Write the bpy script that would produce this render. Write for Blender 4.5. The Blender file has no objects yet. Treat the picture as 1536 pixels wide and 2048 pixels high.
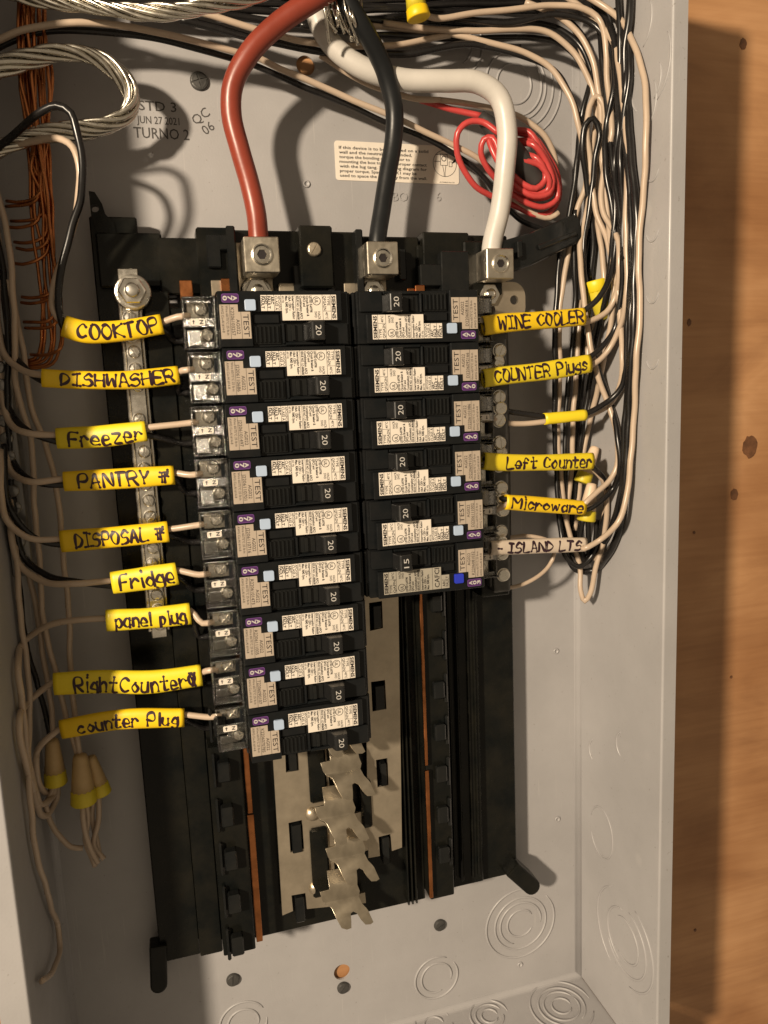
import bpy, bmesh, math, random
from mathutils import Vector, Matrix
from mathutils.geometry import tessellate_polygon
random.seed(7)
S = bpy.context.scene
COL = S.collection

# ---------------------------------------------------------------- camera
# working frame in mm: x right, y into the wall (0 = breaker faces, 68 = back sheet), z up
RV = Vector((0.14578706, -0.27684822, -0.06234885))
CAMP = Vector((-41.020, -356.436, -43.887))
FPX = 1500.0
YB, YF = 68.0, -20.0                      # back sheet, front rim
XL, XR, ZT, ZBOT = -122.0, 208.0, 175.0, -455.0
OFF = Vector((-43.0, -YB, 1655.0))
def W(p): return (Vector(p) + OFF) * 0.001
_B = Matrix(((1, 0, 0), (0, 0, -1), (0, 1, 0)))
RC = Matrix.Rotation(RV.length, 3, RV.normalized()) @ _B      # world -> camera (x right, y down, z forward)
def P(px, py, y):
    d = RC.transposed() @ Vector(((px - 768) / FPX, (py - 1024) / FPX, 1))
    return CAMP + d * ((y - CAMP.y) / d.y)
cam = bpy.data.cameras.new('camera'); co = bpy.data.objects.new('camera', cam); COL.objects.link(co)
cam.sensor_fit = 'VERTICAL'; cam.sensor_height = 36; cam.lens = FPX / 2048 * 36
cam.clip_start = 0.01; cam.clip_end = 50
r0, r1, r2 = RC[0], RC[1], RC[2]
M = Matrix(((r0[0], -r1[0], -r2[0]), (r0[1], -r1[1], -r2[1]), (r0[2], -r1[2], -r2[2]))).to_4x4()
M.translation = W(CAMP); co.matrix_world = M
S.camera = co
# ---------------------------------------------------------------- light
w = bpy.data.worlds.new('World'); S.world = w; w.use_nodes = True
w.node_tree.nodes['Background'].inputs[0].default_value = (1.0, 0.80, 0.56, 1)
w.node_tree.nodes['Background'].inputs[1].default_value = 0.26
ld = bpy.data.lights.new('work_lamp', 'POINT'); ld.energy = 142; ld.color = (1.0, 0.83, 0.62); ld.shadow_soft_size = 0.046
lo = bpy.data.objects.new('work_lamp', ld); COL.objects.link(lo); lo.location = W((-960, -960, 290))
S.view_settings.view_transform = 'Standard'; S.view_settings.look = 'None'
S.view_settings.exposure = 0.0; S.view_settings.gamma = 1.0
S.render.engine = 'CYCLES'

# ---------------------------------------------------------------- materials
MATS = {}
def mat(name, col, rough=0.5, metal=0.0, var=0.0, vscale=60, bump=0.0, bscale=300, rvar=0.0, spec=0.5, coat=0.0, col2=None, stretch=None):
    m = bpy.data.materials.new(name); m.use_nodes = True; nt = m.node_tree; N = nt.nodes; L = nt.links
    b = N['Principled BSDF']; b.inputs['Base Color'].default_value = (*col, 1)
    b.inputs['Roughness'].default_value = rough; b.inputs['Metallic'].default_value = metal
    b.inputs['Specular IOR Level'].default_value = spec; b.inputs['Coat Weight'].default_value = coat
    tc = N.new('ShaderNodeTexCoord'); vec = tc.outputs['Object']
    if stretch:
        mp = N.new('ShaderNodeMapping'); mp.inputs['Scale'].default_value = stretch; L.new(vec, mp.inputs[0]); vec = mp.outputs[0]
    if var > 0 or col2:
        n = N.new('ShaderNodeTexNoise'); n.inputs['Scale'].default_value = vscale; n.inputs['Detail'].default_value = 6; n.inputs['Roughness'].default_value = .65
        L.new(vec, n.inputs['Vector'])
        rp = N.new('ShaderNodeValToRGB'); rp.color_ramp.elements[0].position = .35; rp.color_ramp.elements[1].position = .68
        c2 = col2 if col2 else tuple(min(1, c * (1 + var)) for c in col)
        c1 = col if col2 else tuple(c * (1 - var) for c in col)
        rp.color_ramp.elements[0].color = (*c1, 1); rp.color_ramp.elements[1].color = (*c2, 1)
        L.new(n.outputs['Fac'], rp.inputs[0]); L.new(rp.outputs[0], b.inputs['Base Color'])
    if rvar > 0:
        n2 = N.new('ShaderNodeTexNoise'); n2.inputs['Scale'].default_value = vscale * 1.7; n2.inputs['Detail'].default_value = 5
        L.new(vec, n2.inputs['Vector'])
        mr = N.new('ShaderNodeMapRange'); mr.inputs[1].default_value = .3; mr.inputs[2].default_value = .7
        mr.inputs[3].default_value = max(.03, rough - rvar); mr.inputs[4].default_value = min(1, rough + rvar)
        L.new(n2.outputs['Fac'], mr.inputs[0]); L.new(mr.outputs[0], b.inputs['Roughness'])
    if bump > 0:
        n3 = N.new('ShaderNodeTexNoise'); n3.inputs['Scale'].default_value = bscale; n3.inputs['Detail'].default_value = 4
        L.new(vec, n3.inputs['Vector'])
        bp = N.new('ShaderNodeBump'); bp.inputs['Strength'].default_value = bump; bp.inputs['Distance'].default_value = .0006
        L.new(n3.outputs['Fac'], bp.inputs['Height']); L.new(bp.outputs[0], b.inputs['Normal'])
    MATS[name] = m; return m
mat('paint', (.365, .355, .358), .42, 0, .07, 14, .10, 900, .10)
def wear(m):
    nt = m.node_tree; N = nt.nodes; L = nt.links; b = N['Principled BSDF']; src = b.inputs['Base Color'].links[0].from_socket
    tc = N.new('ShaderNodeTexCoord')
    v = N.new('ShaderNodeTexNoise'); v.inputs['Scale'].default_value = 520; v.inputs['Detail'].default_value = 2; L.new(tc.outputs['Object'], v.inputs['Vector'])
    r = N.new('ShaderNodeValToRGB'); r.color_ramp.elements[0].position = .70; r.color_ramp.elements[1].position = .76; r.color_ramp.elements[0].color = (0, 0, 0, 1); r.color_ramp.elements[1].color = (.5, .5, .5, 1); L.new(v.outputs['Fac'], r.inputs[0])
    mp = N.new('ShaderNodeMapping'); mp.inputs['Scale'].default_value = (900, 40, 26); mp.inputs['Rotation'].default_value = (0, .5, .2); L.new(tc.outputs['Object'], mp.inputs[0])
    w_ = N.new('ShaderNodeTexNoise'); w_.inputs['Scale'].default_value = 1; w_.inputs['Detail'].default_value = 1; L.new(mp.outputs[0], w_.inputs['Vector'])
    r2 = N.new('ShaderNodeValToRGB'); r2.color_ramp.elements[0].position = .72; r2.color_ramp.elements[1].position = .78; r2.color_ramp.elements[0].color = (0, 0, 0, 1); r2.color_ramp.elements[1].color = (.35, .35, .35, 1); L.new(w_.outputs['Fac'], r2.inputs[0])
    m1 = N.new('ShaderNodeMix'); m1.data_type = 'RGBA'; L.new(r.outputs[0], m1.inputs[0]); L.new(src, m1.inputs[6]); m1.inputs[7].default_value = (.16, .14, .12, 1)
    m2 = N.new('ShaderNodeMix'); m2.data_type = 'RGBA'; L.new(r2.outputs[0], m2.inputs[0]); L.new(m1.outputs[2], m2.inputs[6]); m2.inputs[7].default_value = (.50, .48, .46, 1)
    L.new(m2.outputs[2], b.inputs['Base Color'])
wear(MATS['paint'])
mat('plastic', (.005, .0065, .0075), .25, 0, 0, 70, .05, 500, .10, .33, 0, (.011, .011, .011))
mat('plastic_gloss', (.006, .007, .0075), .17, 0, 0, 90, .04, 350, .07, .42, 0, (.012, .012, .011))
mat('handle', (.012, .012, .012), .36, 0, .2, 120, .05, 700, .08)
mat('base_plastic', (.003, .004, .004), .26, 0, 0, 45, .06, 420, .12, .26, 0, (.012, .011, .008))
mat('zinc', (.80, .76, .68), .26, 1, .08, 120, .06, 700, .10)
mat('tin', (.50, .43, .33), .38, .8, .12, 70, .06, 500, .10)
mat('stab', (.56, .49, .38), .33, 1, .10, 90, .03, 600, .06)
mat('lug', (.66, .60, .50), .40, 1, .06, 160, .10, 1200, .08)
mat('steel_dark', (.30, .29, .28), .38, 1, .12, 90, .05, 600, .1)
mat('screw_dark', (.075, .072, .068), .5, .4, .2, 200, .05, 600, .1)
mat('copper', (.52, .20, .075), .32, 1, .3, 60, .05, 500, .12)
mat('alu', (.72, .68, .60), .26, 1, .10, 120, .04, 700, .1)
mat('yellow', (.84, .56, .010), .42, 0, .05, 60, .10, 260, .06)
mat('lemon', (.80, .62, .020), .42, 0, .05, 60, .10, 260, .06)
mat('cream_sleeve', (.62, .52, .42), .42, 0, .05, 60, .10, 260, .06)
mat('marker', (.030, .010, .018), .35, 0, .3, 300)
mat('white_wire', (.50, .39, .295), .30, 0, .05, 40, .05, 250, .05)
mat('black_wire', (.012, .011, .011), .27, 0, .3, 60, .07, 200, .06)
mat('red_wire', (.48, .055, .052), .28, 0, .10, 50, .05, 250, .05)
mat('red_cable', (.235, .040, .022), .36, 0, .12, 40, .08, 260, .08)
mat('black_cable', (.010, .011, .012), .40, 0, .25, 40, .10, 240, .08, .35)
mat('white_cable', (.56, .53, .49), .40, 0, .06, 35, .10, 240, .08)
mat('label', (.75, .68, .59), .45, 0, .03, 80)
mat('test_label', (.42, .35, .28), .34, 0, .05, 120)
mat('shaded_label', (.36, .33, .27), .4, 0, .05, 120)  # label darkened in its colour for the shadow over the CAFCI breaker
mat('ink', (.018, .014, .014), .5)  # print black, also the painted shade in the lug sockets
mat('stamp_ink', (.060, .055, .052), .6)
mat('white_ink', (.50, .48, .45), .5)
mat('purple', (.075, .024, .115), .35, 0, .1, 100)
mat('violet', (.16, .06, .24), .35)
mat('button', (.40, .50, .66), .35, 0, .03, 120)
mat('button_deep', (.022, .040, .48), .3, 0, .05, 120)
mat('nut_tan', (.52, .36, .17), .45, 0, .1, 60, .06, 260)
mat('nut_cream', (.72, .55, .40), .4, 0, .1, 60, .06, 260)
mat('nut_yellow', (.62, .50, .03), .45, 0, .1, 60, .06, 260)
mat('sheath', (.030, .027, .026), .62, 0, .3, 60, .15, 160)
def clear():
    m = bpy.data.materials.new('clear_plastic'); m.use_nodes = True; nt = m.node_tree; N = nt.nodes; L = nt.links
    N.remove(N['Principled BSDF']); out = N['Material Output']
    t = N.new('ShaderNodeBsdfTransparent'); t.inputs[0].default_value = (.90, .89, .86, 1)
    g = N.new('ShaderNodeBsdfGlossy'); g.inputs['Roughness'].default_value = .10; g.inputs[0].default_value = (.9, .9, .9, 1)
    f = N.new('ShaderNodeFresnel'); f.inputs[0].default_value = 1.55
    n = N.new('ShaderNodeTexNoise'); n.inputs['Scale'].default_value = 160
    bp = N.new('ShaderNodeBump'); bp.inputs['Strength'].default_value = .35; bp.inputs['Distance'].default_value = .001
    L.new(n.outputs['Fac'], bp.inputs['Height']); L.new(bp.outputs[0], g.inputs['Normal']); L.new(bp.outputs[0], f.inputs['Normal'])
    a = N.new('ShaderNodeMath'); a.operation = 'ADD'; a.inputs[1].default_value = .045; L.new(f.outputs[0], a.inputs[0])
    mx = N.new('ShaderNodeMixShader'); L.new(a.outputs[0], mx.inputs[0]); L.new(t.outputs[0], mx.inputs[1]); L.new(g.outputs[0], mx.inputs[2])
    L.new(mx.outputs[0], out.inputs[0]); MATS['clear'] = m
clear()
def wood():
    m = bpy.data.materials.new('plywood'); m.use_nodes = True; nt = m.node_tree; N = nt.nodes; L = nt.links
    b = N['Principled BSDF']; b.inputs['Roughness'].default_value = .48
    tc = N.new('ShaderNodeTexCoord')
    mp = N.new('ShaderNodeMapping'); mp.inputs['Scale'].default_value = (4, 4, 13); L.new(tc.outputs['Object'], mp.inputs[0])
    n = N.new('ShaderNodeTexNoise'); n.inputs['Scale'].default_value = 1.6; n.inputs['Detail'].default_value = 9; n.inputs['Roughness'].default_value = .6; n.inputs['Distortion'].default_value = 1.3
    L.new(mp.outputs[0], n.inputs['Vector'])
    rp = N.new('ShaderNodeValToRGB'); e = rp.color_ramp.elements
    e[0].position = .22; e[0].color = (.37, .185, .082, 1); e[1].position = .8; e[1].color = (.60, .335, .165, 1)
    x = rp.color_ramp.elements.new(.5); x.color = (.50, .262, .118, 1)
    L.new(n.outputs['Fac'], rp.inputs[0])
    n2 = N.new('ShaderNodeTexNoise'); n2.inputs['Scale'].default_value = 9; n2.inputs['Detail'].default_value = 3; L.new(tc.outputs['Object'], n2.inputs['Vector'])
    mx = N.new('ShaderNodeMix'); mx.data_type = 'RGBA'; mx.blend_type = 'MULTIPLY'; mx.inputs[0].default_value = .7
    L.new(rp.outputs[0], mx.inputs[6]); rp2 = N.new('ShaderNodeValToRGB'); rp2.color_ramp.elements[0].color = (.62, .52, .42, 1); rp2.color_ramp.elements[1].color = (1, 1, 1, 1)
    rp2.color_ramp.elements[0].position = .35; rp2.color_ramp.elements[1].position = .6
    L.new(n2.outputs['Fac'], rp2.inputs[0]); L.new(rp2.outputs[0], mx.inputs[7])
    mp3 = N.new('ShaderNodeMapping'); mp3.inputs['Scale'].default_value = (9, 9, 240); mp3.inputs['Rotation'].default_value = (0, .05, 0); L.new(tc.outputs['Object'], mp3.inputs[0])
    n3 = N.new('ShaderNodeTexNoise'); n3.inputs['Scale'].default_value = 1.2; n3.inputs['Detail'].default_value = 4; n3.inputs['Distortion'].default_value = .4; L.new(mp3.outputs[0], n3.inputs['Vector'])
    rp3 = N.new('ShaderNodeValToRGB'); rp3.color_ramp.elements[0].position = .36; rp3.color_ramp.elements[1].position = .58; rp3.color_ramp.elements[0].color = (.66, .58, .52, 1); rp3.color_ramp.elements[1].color = (1, 1, 1, 1); L.new(n3.outputs['Fac'], rp3.inputs[0])
    mx3 = N.new('ShaderNodeMix'); mx3.data_type = 'RGBA'; mx3.blend_type = 'MULTIPLY'; mx3.inputs[0].default_value = .22; L.new(mx.outputs[2], mx3.inputs[6]); L.new(rp3.outputs[0], mx3.inputs[7])
    L.new(mx3.outputs[2], b.inputs['Base Color'])
    bp = N.new('ShaderNodeBump'); bp.inputs['Strength'].default_value = .25; bp.inputs['Distance'].default_value = .001
    L.new(n.outputs['Fac'], bp.inputs['Height']); L.new(bp.outputs[0], b.inputs['Normal'])
    MATS['plywood'] = m
wood()
mat('knot', (.15, .065, .028), .5, 0, .4, 120)

# ---------------------------------------------------------------- mesh collector (mm)
class G:
    def __init__(s): s.v = []; s.f = []; s.sm = []
    def add(s, verts, faces, smooth=False):
        o = len(s.v); s.v += [Vector(p) for p in verts]; s.f += [tuple(i + o for i in f) for f in faces]; s.sm += [smooth] * len(faces); return s
    def box(s, x0, x1, y0, y1, z0, z1):
        v = [(x0, y0, z0), (x1, y0, z0), (x1, y1, z0), (x0, y1, z0), (x0, y0, z1), (x1, y0, z1), (x1, y1, z1), (x0, y1, z1)]
        return s.add(v, [(0, 3, 2, 1), (4, 5, 6, 7), (0, 1, 5, 4), (1, 2, 6, 5), (2, 3, 7, 6), (3, 0, 4, 7)])
    def extr(s, poly, y0, y1, holes=()):           # polygon in (x, z), extruded along y
        loops = [poly] + list(holes); flat = [p for l in loops for p in l]; n = len(flat)
        tr = tessellate_polygon([[Vector((p[0], p[1], 0)) for p in l] for l in loops])
        v = [(p[0], y0, p[1]) for p in flat] + [(p[0], y1, p[1]) for p in flat]
        if not holes:
            f = [tuple(range(n)), tuple(range(2 * n - 1, n - 1, -1))]
        else:
            f = [tuple(t) for t in tr] + [tuple(i + n for i in t[::-1]) for t in tr]
        o = 0
        for l in loops:
            k = len(l)
            for i in range(k): f.append((o + i, o + (i + 1) % k, o + (i + 1) % k + n, o + i + n))
            o += k
        return s.add(v, f)
    def prism_z(s, poly, z0, z1):                  # polygon in (x, y)
        n = len(poly); v = [(p[0], p[1], z0) for p in poly] + [(p[0], p[1], z1) for p in poly]
        return s.add(v, [tuple(range(n)), tuple(range(2 * n - 1, n - 1, -1))] + [(i, (i + 1) % n, (i + 1) % n + n, i + n) for i in range(n)])
    def lathe(s, c, prof, seg=20, smooth=True, axis='y'):   # prof: (radius, offset along axis)
        v = []; f = []; k = len(prof)
        for i in range(seg):
            a = 2 * math.pi * i / seg; ca, sa = math.cos(a), math.sin(a)
            for r, h in prof:
                d = {'y': (r * ca, h, r * sa), 'x': (h, r * ca, r * sa), 'z': (r * ca, r * sa, h)}[axis]
                v.append((c[0] + d[0], c[1] + d[1], c[2] + d[2]))
        for i in range(seg):
            j = (i + 1) % seg
            for q in range(k - 1): f.append((i * k + q, j * k + q, j * k + q + 1, i * k + q + 1))
        f.append(tuple(i * k for i in range(seg))[::-1]); f.append(tuple(i * k + k - 1 for i in range(seg)))
        return s.add(v, f, smooth)
    def sector_head(s, c, r, h, cuts, gap, ang=0, dome=.5):  # raised sectors that leave a slot or cross between them
        step = 2 * math.pi / cuts
        for q in range(cuts):
            a0 = ang + q * step; n = 7; vs = []
            mid = a0 + step / 2; o = gap / math.sin(step / 2) if cuts > 2 else gap
            ox, oz = math.cos(mid) * o, math.sin(mid) * o
            top = [(c[0] + ox, c[1] - h, c[2] + oz)]; bot = [(c[0] + ox, c[1], c[2] + oz)]
            for i in range(n):
                a = a0 + step * i / (n - 1); da = math.asin(min(.9, gap / r)) * (1 - 2 * i / (n - 1))
                a += da
                top.append((c[0] + math.cos(a) * r * .86, c[1] - h * dome, c[2] + math.sin(a) * r * .86)); bot.append((c[0] + math.cos(a) * r, c[1], c[2] + math.sin(a) * r))
            m = n + 1; f = [tuple(range(m))] + [(i, i + m, (i + 1) % m + m, (i + 1) % m) for i in range(m)]
            s.add(top + bot, f)
        return s
    def tube(s, pts, r, seg=8, smooth=True, cap=True):
        n = len(pts); fr = frames(pts); v = []; f = []
        for i, (p, a, b) in enumerate(fr):
            rr = r[i] if isinstance(r, (list, tuple)) else r
            for k in range(seg):
                t = 2 * math.pi * k / seg; v.append(p + a * (rr * math.cos(t)) + b * (rr * math.sin(t)))
        for i in range(n - 1):
            for k in range(seg):
                k2 = (k + 1) % seg; f.append((i * seg + k, i * seg + k2, (i + 1) * seg + k2, (i + 1) * seg + k))
        if cap: f += [tuple(range(seg))[::-1], tuple((n - 1) * seg + k for k in range(seg))]
        return s.add(v, f, smooth)
    def mesh(s, name, mt, org=Vector((0, 0, 0)), local=False, bevel=0.0, bseg=1):
        me = bpy.data.meshes.new(name)
        vs = [tuple(v * .001) for v in s.v] if local else [tuple(W(v) - W(org)) for v in s.v]
        me.from_pydata(vs, [], s.f); me.polygons.foreach_set('use_smooth', s.sm)
        bm = bmesh.new(); bm.from_mesh(me); bmesh.ops.recalc_face_normals(bm, faces=bm.faces)
        if bevel > 0:
            bmesh.ops.remove_doubles(bm, verts=bm.verts, dist=1e-6)
            es = [e for e in bm.edges if len(e.link_faces) == 2 and e.calc_face_angle(0) > .5]
            bmesh.ops.bevel(bm, geom=es, offset=bevel * .001, segments=bseg, affect='EDGES', profile=.5, clamp_overlap=True)
        bm.to_mesh(me); bm.free(); me.materials.append(MATS[mt]); me.update(); return me
def frames(pts):
    n = len(pts); T = []
    for i in range(n):
        t = pts[min(i + 1, n - 1)] - pts[max(i - 1, 0)]; T.append(t.normalized() if t.length > 1e-9 else Vector((1, 0, 0)))
    up = Vector((0, 1, 0)) if abs(T[0].y) < .9 else Vector((1, 0, 0))
    a = (up - T[0] * up.dot(T[0])).normalized(); out = []
    for i in range(n):
        a = (a - T[i] * a.dot(T[i])).normalized(); out.append((pts[i], a, T[i].cross(a)))
    return out
def smooth_path(pts, step=3.0):
    pts = [Vector(p) for p in pts]
    if len(pts) < 3:
        n = max(2, int((pts[-1] - pts[0]).length / step)); return [pts[0].lerp(pts[-1], i / n) for i in range(n + 1)]
    ext = [pts[0] * 2 - pts[1]] + pts + [pts[-1] * 2 - pts[-2]]; out = []
    for i in range(1, len(ext) - 2):
        p0, p1, p2, p3 = ext[i - 1:i + 3]; n = max(2, int((p2 - p1).length / step))
        # centripetal Catmull-Rom
        t0 = 0; t1 = t0 + max(1e-4, (p1 - p0).length) ** .5; t2 = t1 + max(1e-4, (p2 - p1).length) ** .5; t3 = t2 + max(1e-4, (p3 - p2).length) ** .5
        for k in range(n):
            t = t1 + (t2 - t1) * k / n
            A1 = p0 * ((t1 - t) / (t1 - t0)) + p1 * ((t - t0) / (t1 - t0)); A2 = p1 * ((t2 - t) / (t2 - t1)) + p2 * ((t - t1) / (t2 - t1)); A3 = p2 * ((t3 - t) / (t3 - t2)) + p3 * ((t - t2) / (t3 - t2))
            B1 = A1 * ((t2 - t) / (t2 - t0)) + A2 * ((t - t0) / (t2 - t0)); B2 = A2 * ((t3 - t) / (t3 - t1)) + A3 * ((t - t1) / (t3 - t1))
            out.append(B1 * ((t2 - t) / (t2 - t1)) + B2 * ((t - t1) / (t2 - t1)))
    out.append(pts[-1]); return out
def tag(o, label, cat, group=None):
    o['label'] = label; o['category'] = cat
    if group: o['group'] = group
    return o
def link(name, me, parent=None, loc=None):
    o = bpy.data.objects.new(name, me); COL.objects.link(o)
    if parent: o.parent = parent
    if loc is not None: o.location = loc
    return o
def thing(name, org, label, cat, group=None):
    o = bpy.data.objects.new(name, None); COL.objects.link(o); o.location = W(org); o.empty_display_size = .01
    o['org'] = list(org); return tag(o, label, cat, group)
def part(g, name, mt, root, parent=None, bevel=0, bseg=1):      # mesh in the mm frame, under a thing at root['org']
    me = g.mesh(name, mt, Vector(root['org']), bevel=bevel, bseg=bseg); return link(name, me, parent or root)
def single(g, name, mt, label, cat, group=None, bevel=0, bseg=1):
    c = sum(g.v, Vector()) / len(g.v); o = link(name, g.mesh(name, mt, c, bevel=bevel, bseg=bseg), None, W(c)); return tag(o, label, cat, group)
def circ(cx, cz, r, n=24, rz=None): return [(cx + r * math.cos(2 * math.pi * i / n), cz + (rz or r) * math.sin(2 * math.pi * i / n)) for i in range(n)]
def rrect(x0, x1, z0, z1, r, n=4):
    out = []
    for cx, cz, a in ((x1 - r, z1 - r, 0), (x0 + r, z1 - r, 90), (x0 + r, z0 + r, 180), (x1 - r, z0 + r, 270)):
        for i in range(n + 1): t = math.radians(a + 90 * i / n); out.append((cx + r * math.cos(t), cz + r * math.sin(t)))
    return out

# ---------------------------------------------------------------- printed text (built-in font)
TXT = {}
def glyphs(body, bold=0):
    key = (body, bold)
    if key in TXT: return TXT[key]
    cu = bpy.data.curves.new('t', 'FONT'); cu.body = body; cu.size = 1; cu.resolution_u = 2; cu.offset = bold
    ob = bpy.data.objects.new('t', cu); COL.objects.link(ob)
    dg = bpy.context.evaluated_depsgraph_get(); me = bpy.data.meshes.new_from_object(ob.evaluated_get(dg))
    vs = [(v.co.x, v.co.y) for v in me.vertices]; fs = [tuple(p.vertices) for p in me.polygons]
    bpy.data.objects.remove(ob); bpy.data.curves.remove(cu); bpy.data.meshes.remove(me)
    TXT[key] = (vs, fs); return TXT[key]
CAP = 0.70
def text(g, body, x, z, cap, y, width=None, dr=(1, 0), bold=0.0):
    """dr = reading direction in (x, z); letters stand to the left of it"""
    vs, fs = glyphs(body, bold)
    if not vs: return
    s = cap / CAP; x0 = min(v[0] for v in vs); x1 = max(v[0] for v in vs)
    sx = s if width is None else width / max(1e-6, x1 - x0)
    up = (-dr[1], dr[0]); out = []
    for a, b in vs:
        a = (a - x0) * sx; b = b * s; out.append((x + dr[0] * a + up[0] * b, y, z + dr[1] * a + up[1] * b))
    g.add(out, fs)

# ================================================================ SETTING
g = G(); A = P(1375, -900, YB + 3); Bq = P(2300, 3000, YB + 3)
g.box(-900, 1100, YB + 2.5, YB + 20, -900, 700)
ply = single(g, 'plywood_wall', 'plywood', 'x', 'wall'); del ply['label']; del ply['category']; ply['kind'] = 'structure'
for px, py, rx, rz in ((1500, 893, 6.2, 8.0), (1468, 989, 3.2, 4.0), (1486, 88, 2.6, 3.6), (1378, 645, 1.6, 2.4), (1388, 1065, 1.1, 1.1), (1462, 1354, 1.1, 1.1), (1390, 1860, 1.2, 1.2)):
    c = P(px, py, YB + 2.5); g = G(); pts = [(c.x + rx * math.cos(a) * random.uniform(.85, 1.1), c.z + rz * math.sin(a) * random.uniform(.85, 1.1)) for a in [i * math.pi / 9 for i in range(18)]]
    g.extr(pts, YB + 2.2, YB + 3)
    cc = Vector((0, 0, 0)); me = g.mesh('wood_knot', 'knot', sum(g.v, Vector()) / len(g.v)); o = link('wood_knot', me, ply); o.location = W(sum(g.v, Vector()) / len(g.v)) - ply.location

# ================================================================ STEEL BOX
box = thing('panel_box', (43, YB, ZBOT), 'open grey painted steel panel enclosure holding the breakers and wiring', 'enclosure')
hA = P(684, 1944, YB); hB = P(611, 131, YB); holes = [circ(hA.x, hA.z, 5.3), circ(hB.x, hB.z, 5)]
g = G(); g.extr([(XL - 1, ZBOT - 1), (XR + 1, ZBOT - 1), (XR + 1, ZT + 1), (XL - 1, ZT + 1)], YB, YB + 1.4, holes); part(g, 'back_sheet', 'paint', box)
def arc(cx, cy, r, a0, a1, n=5): return [(cx + r * math.cos(math.radians(a0 + (a1 - a0) * i / n)), cy + r * math.sin(math.radians(a0 + (a1 - a0) * i / n))) for i in range(n + 1)]
def wallprof(pts, t):                       # give an open (a, b) profile its sheet thickness
    out = []
    for i, p in enumerate(pts):
        a = Vector(pts[max(0, i - 1)]); b = Vector(pts[min(len(pts) - 1, i + 1)]); d = (b - a).normalized(); out.append((p[0] - d.y * t, p[1] + d.x * t))
    return pts + out[::-1]
def wall_x(x, s, fl, z0, z1, name):         # side wall: rounded foot, rolled front rim
    pr = arc(x - s * 3.5, YB - 3.6, 3.5, 90, 0) if s > 0 else arc(x + 3.5, YB - 3.6, 3.5, 90, 180)
    pr += [(x, 20), (x, YF + 3)]
    pr += (arc(x + 1.2, YF + 1.2, 1.2, 180, 270) if s > 0 else arc(x - 1.2, YF + 1.2, 1.2, 0, -90))
    pr += [(x + s * fl, YF)]
    gg = G(); q = wallprof(pr, s * 1.3); n = len(q)
    gg.prism_z(q, z0, z1)
    gg.sm = [False, False] + [i < 5 for i in range(n)]
    return part(gg, name, 'paint', box)
wall_x(XR, 1, 8.6, ZBOT + 1, ZT + 9, 'side_wall'); wall_x(XL, -1, 12.6, ZBOT - 9, ZT + 9, 'side_wall')
def wall_z(z, s, name):
    pr = arc(z - s * 3.5, YB - 3.6, 3.5, 90, 0) if s > 0 else arc(z + 3.5, YB - 3.6, 3.5, 90, 180)
    pr += [(z, 20), (z, YF + 3)]; pr += (arc(z + 2.5, YF + 2.5, 2.5, 180, 270) if s > 0 else arc(z - 2.5, YF + 2.5, 2.5, 0, -90)); pr += [(z + s * 9, YF)]
    q = wallprof(pr, s * 1.3); n = len(q); gg = G()
    v = [(XL - .4, p[1], p[0]) for p in q] + [(XR + .4, p[1], p[0]) for p in q]
    gg.add(v, [tuple(range(n)), tuple(range(2 * n - 1, n - 1, -1))]); gg.add(v, [(i, (i + 1) % n, (i + 1) % n + n, i + n) for i in range(n)], False)
    return part(gg, name, 'paint', box)
wall_z(ZBOT, -1, 'end_wall'); wall_z(ZT, 1, 'end_wall')

def ring_path(kind, c, r, a0=0, a1=360, k=None, off=.05, sq=1.0):
    n = max(10, int(abs(a1 - a0) / 7)); out = []
    for i in range(n + 1):
        t = math.radians(a0 + (a1 - a0) * i / n); u, v = r * math.cos(t), r * sq * math.sin(t)
        if kind == 'back': out.append(Vector((c[0] + u, YB - off, c[1] + v)))
        elif kind == 'right': out.append(Vector((XR - off, c[0] + u, c[1] + v)))
        else: out.append(Vector((c[0] + u, c[1] + v, ZBOT + off)))
    return out
def knockout(kind, c, rings, w=.75):
    gg = G()
    for R in rings:
        r, a0, a1 = R[:3]; sq = R[3] if len(R) > 3 else 1.0; dx = R[4] if len(R) > 4 else 0
        cc = (c[0] + dx, c[1])
        pts = ring_path(kind, cc, r, a0, a1, sq=sq); n = len(pts)
        rr = [w * (.35 + .65 * min(1, min(i, n - 1 - i) / 3)) if abs(a1 - a0) < 359 else w for i in range(n)]
        gg.tube(pts, rr, 6, True, abs(a1 - a0) < 359)
    return part(gg, 'knockout', 'paint', box)
def bk(px, py): p = P(px, py, YB); return (p.x, p.z)
def onright(px, py):
    d = RC.transposed() @ Vector(((px - 768) / FPX, (py - 1024) / FPX, 1)); q = CAMP + d * ((XR - CAMP.x) / d.x); return (q.y, q.z)
def onbot(px, py):
    d = RC.transposed() @ Vector(((px - 768) / FPX, (py - 1024) / FPX, 1)); q = CAMP + d * ((ZBOT - CAMP.z) / d.z); return (q.x, q.y)
knockout('back', bk(1028, 168), [(10.8, 0, 360), (17.5, -80, 70), (20.2, -75, 75), (17.5, 110, 250), (25, -70, 25), (30, -65, 15)])
knockout('back', bk(1041, 1846), [(9.8, 30, 330), (15.2, -10, 250), (19.0, 20, 385), (25.4, 70, 400)])
knockout('back', bk(873, 1955), [(10.6, -20, 290), (15.0, 60, 395)])
knockout('back', bk(487, 2046), [(9.5, -20, 290), (14.6, 30, 360)])
knockout('back', bk(905, 85), [(12, -60, 120), (18, -60, 100)])
knockout('bottom', onbot(1123, 2012), [(6.5, 0, 330), (12, 30, 380), (15.5, -60, 250), (21, 0, 330)])
knockout('bottom', onbot(979, 2032), [(5.5, 0, 330), (9.5, 20, 350), (13, 0, 300)])
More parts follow.
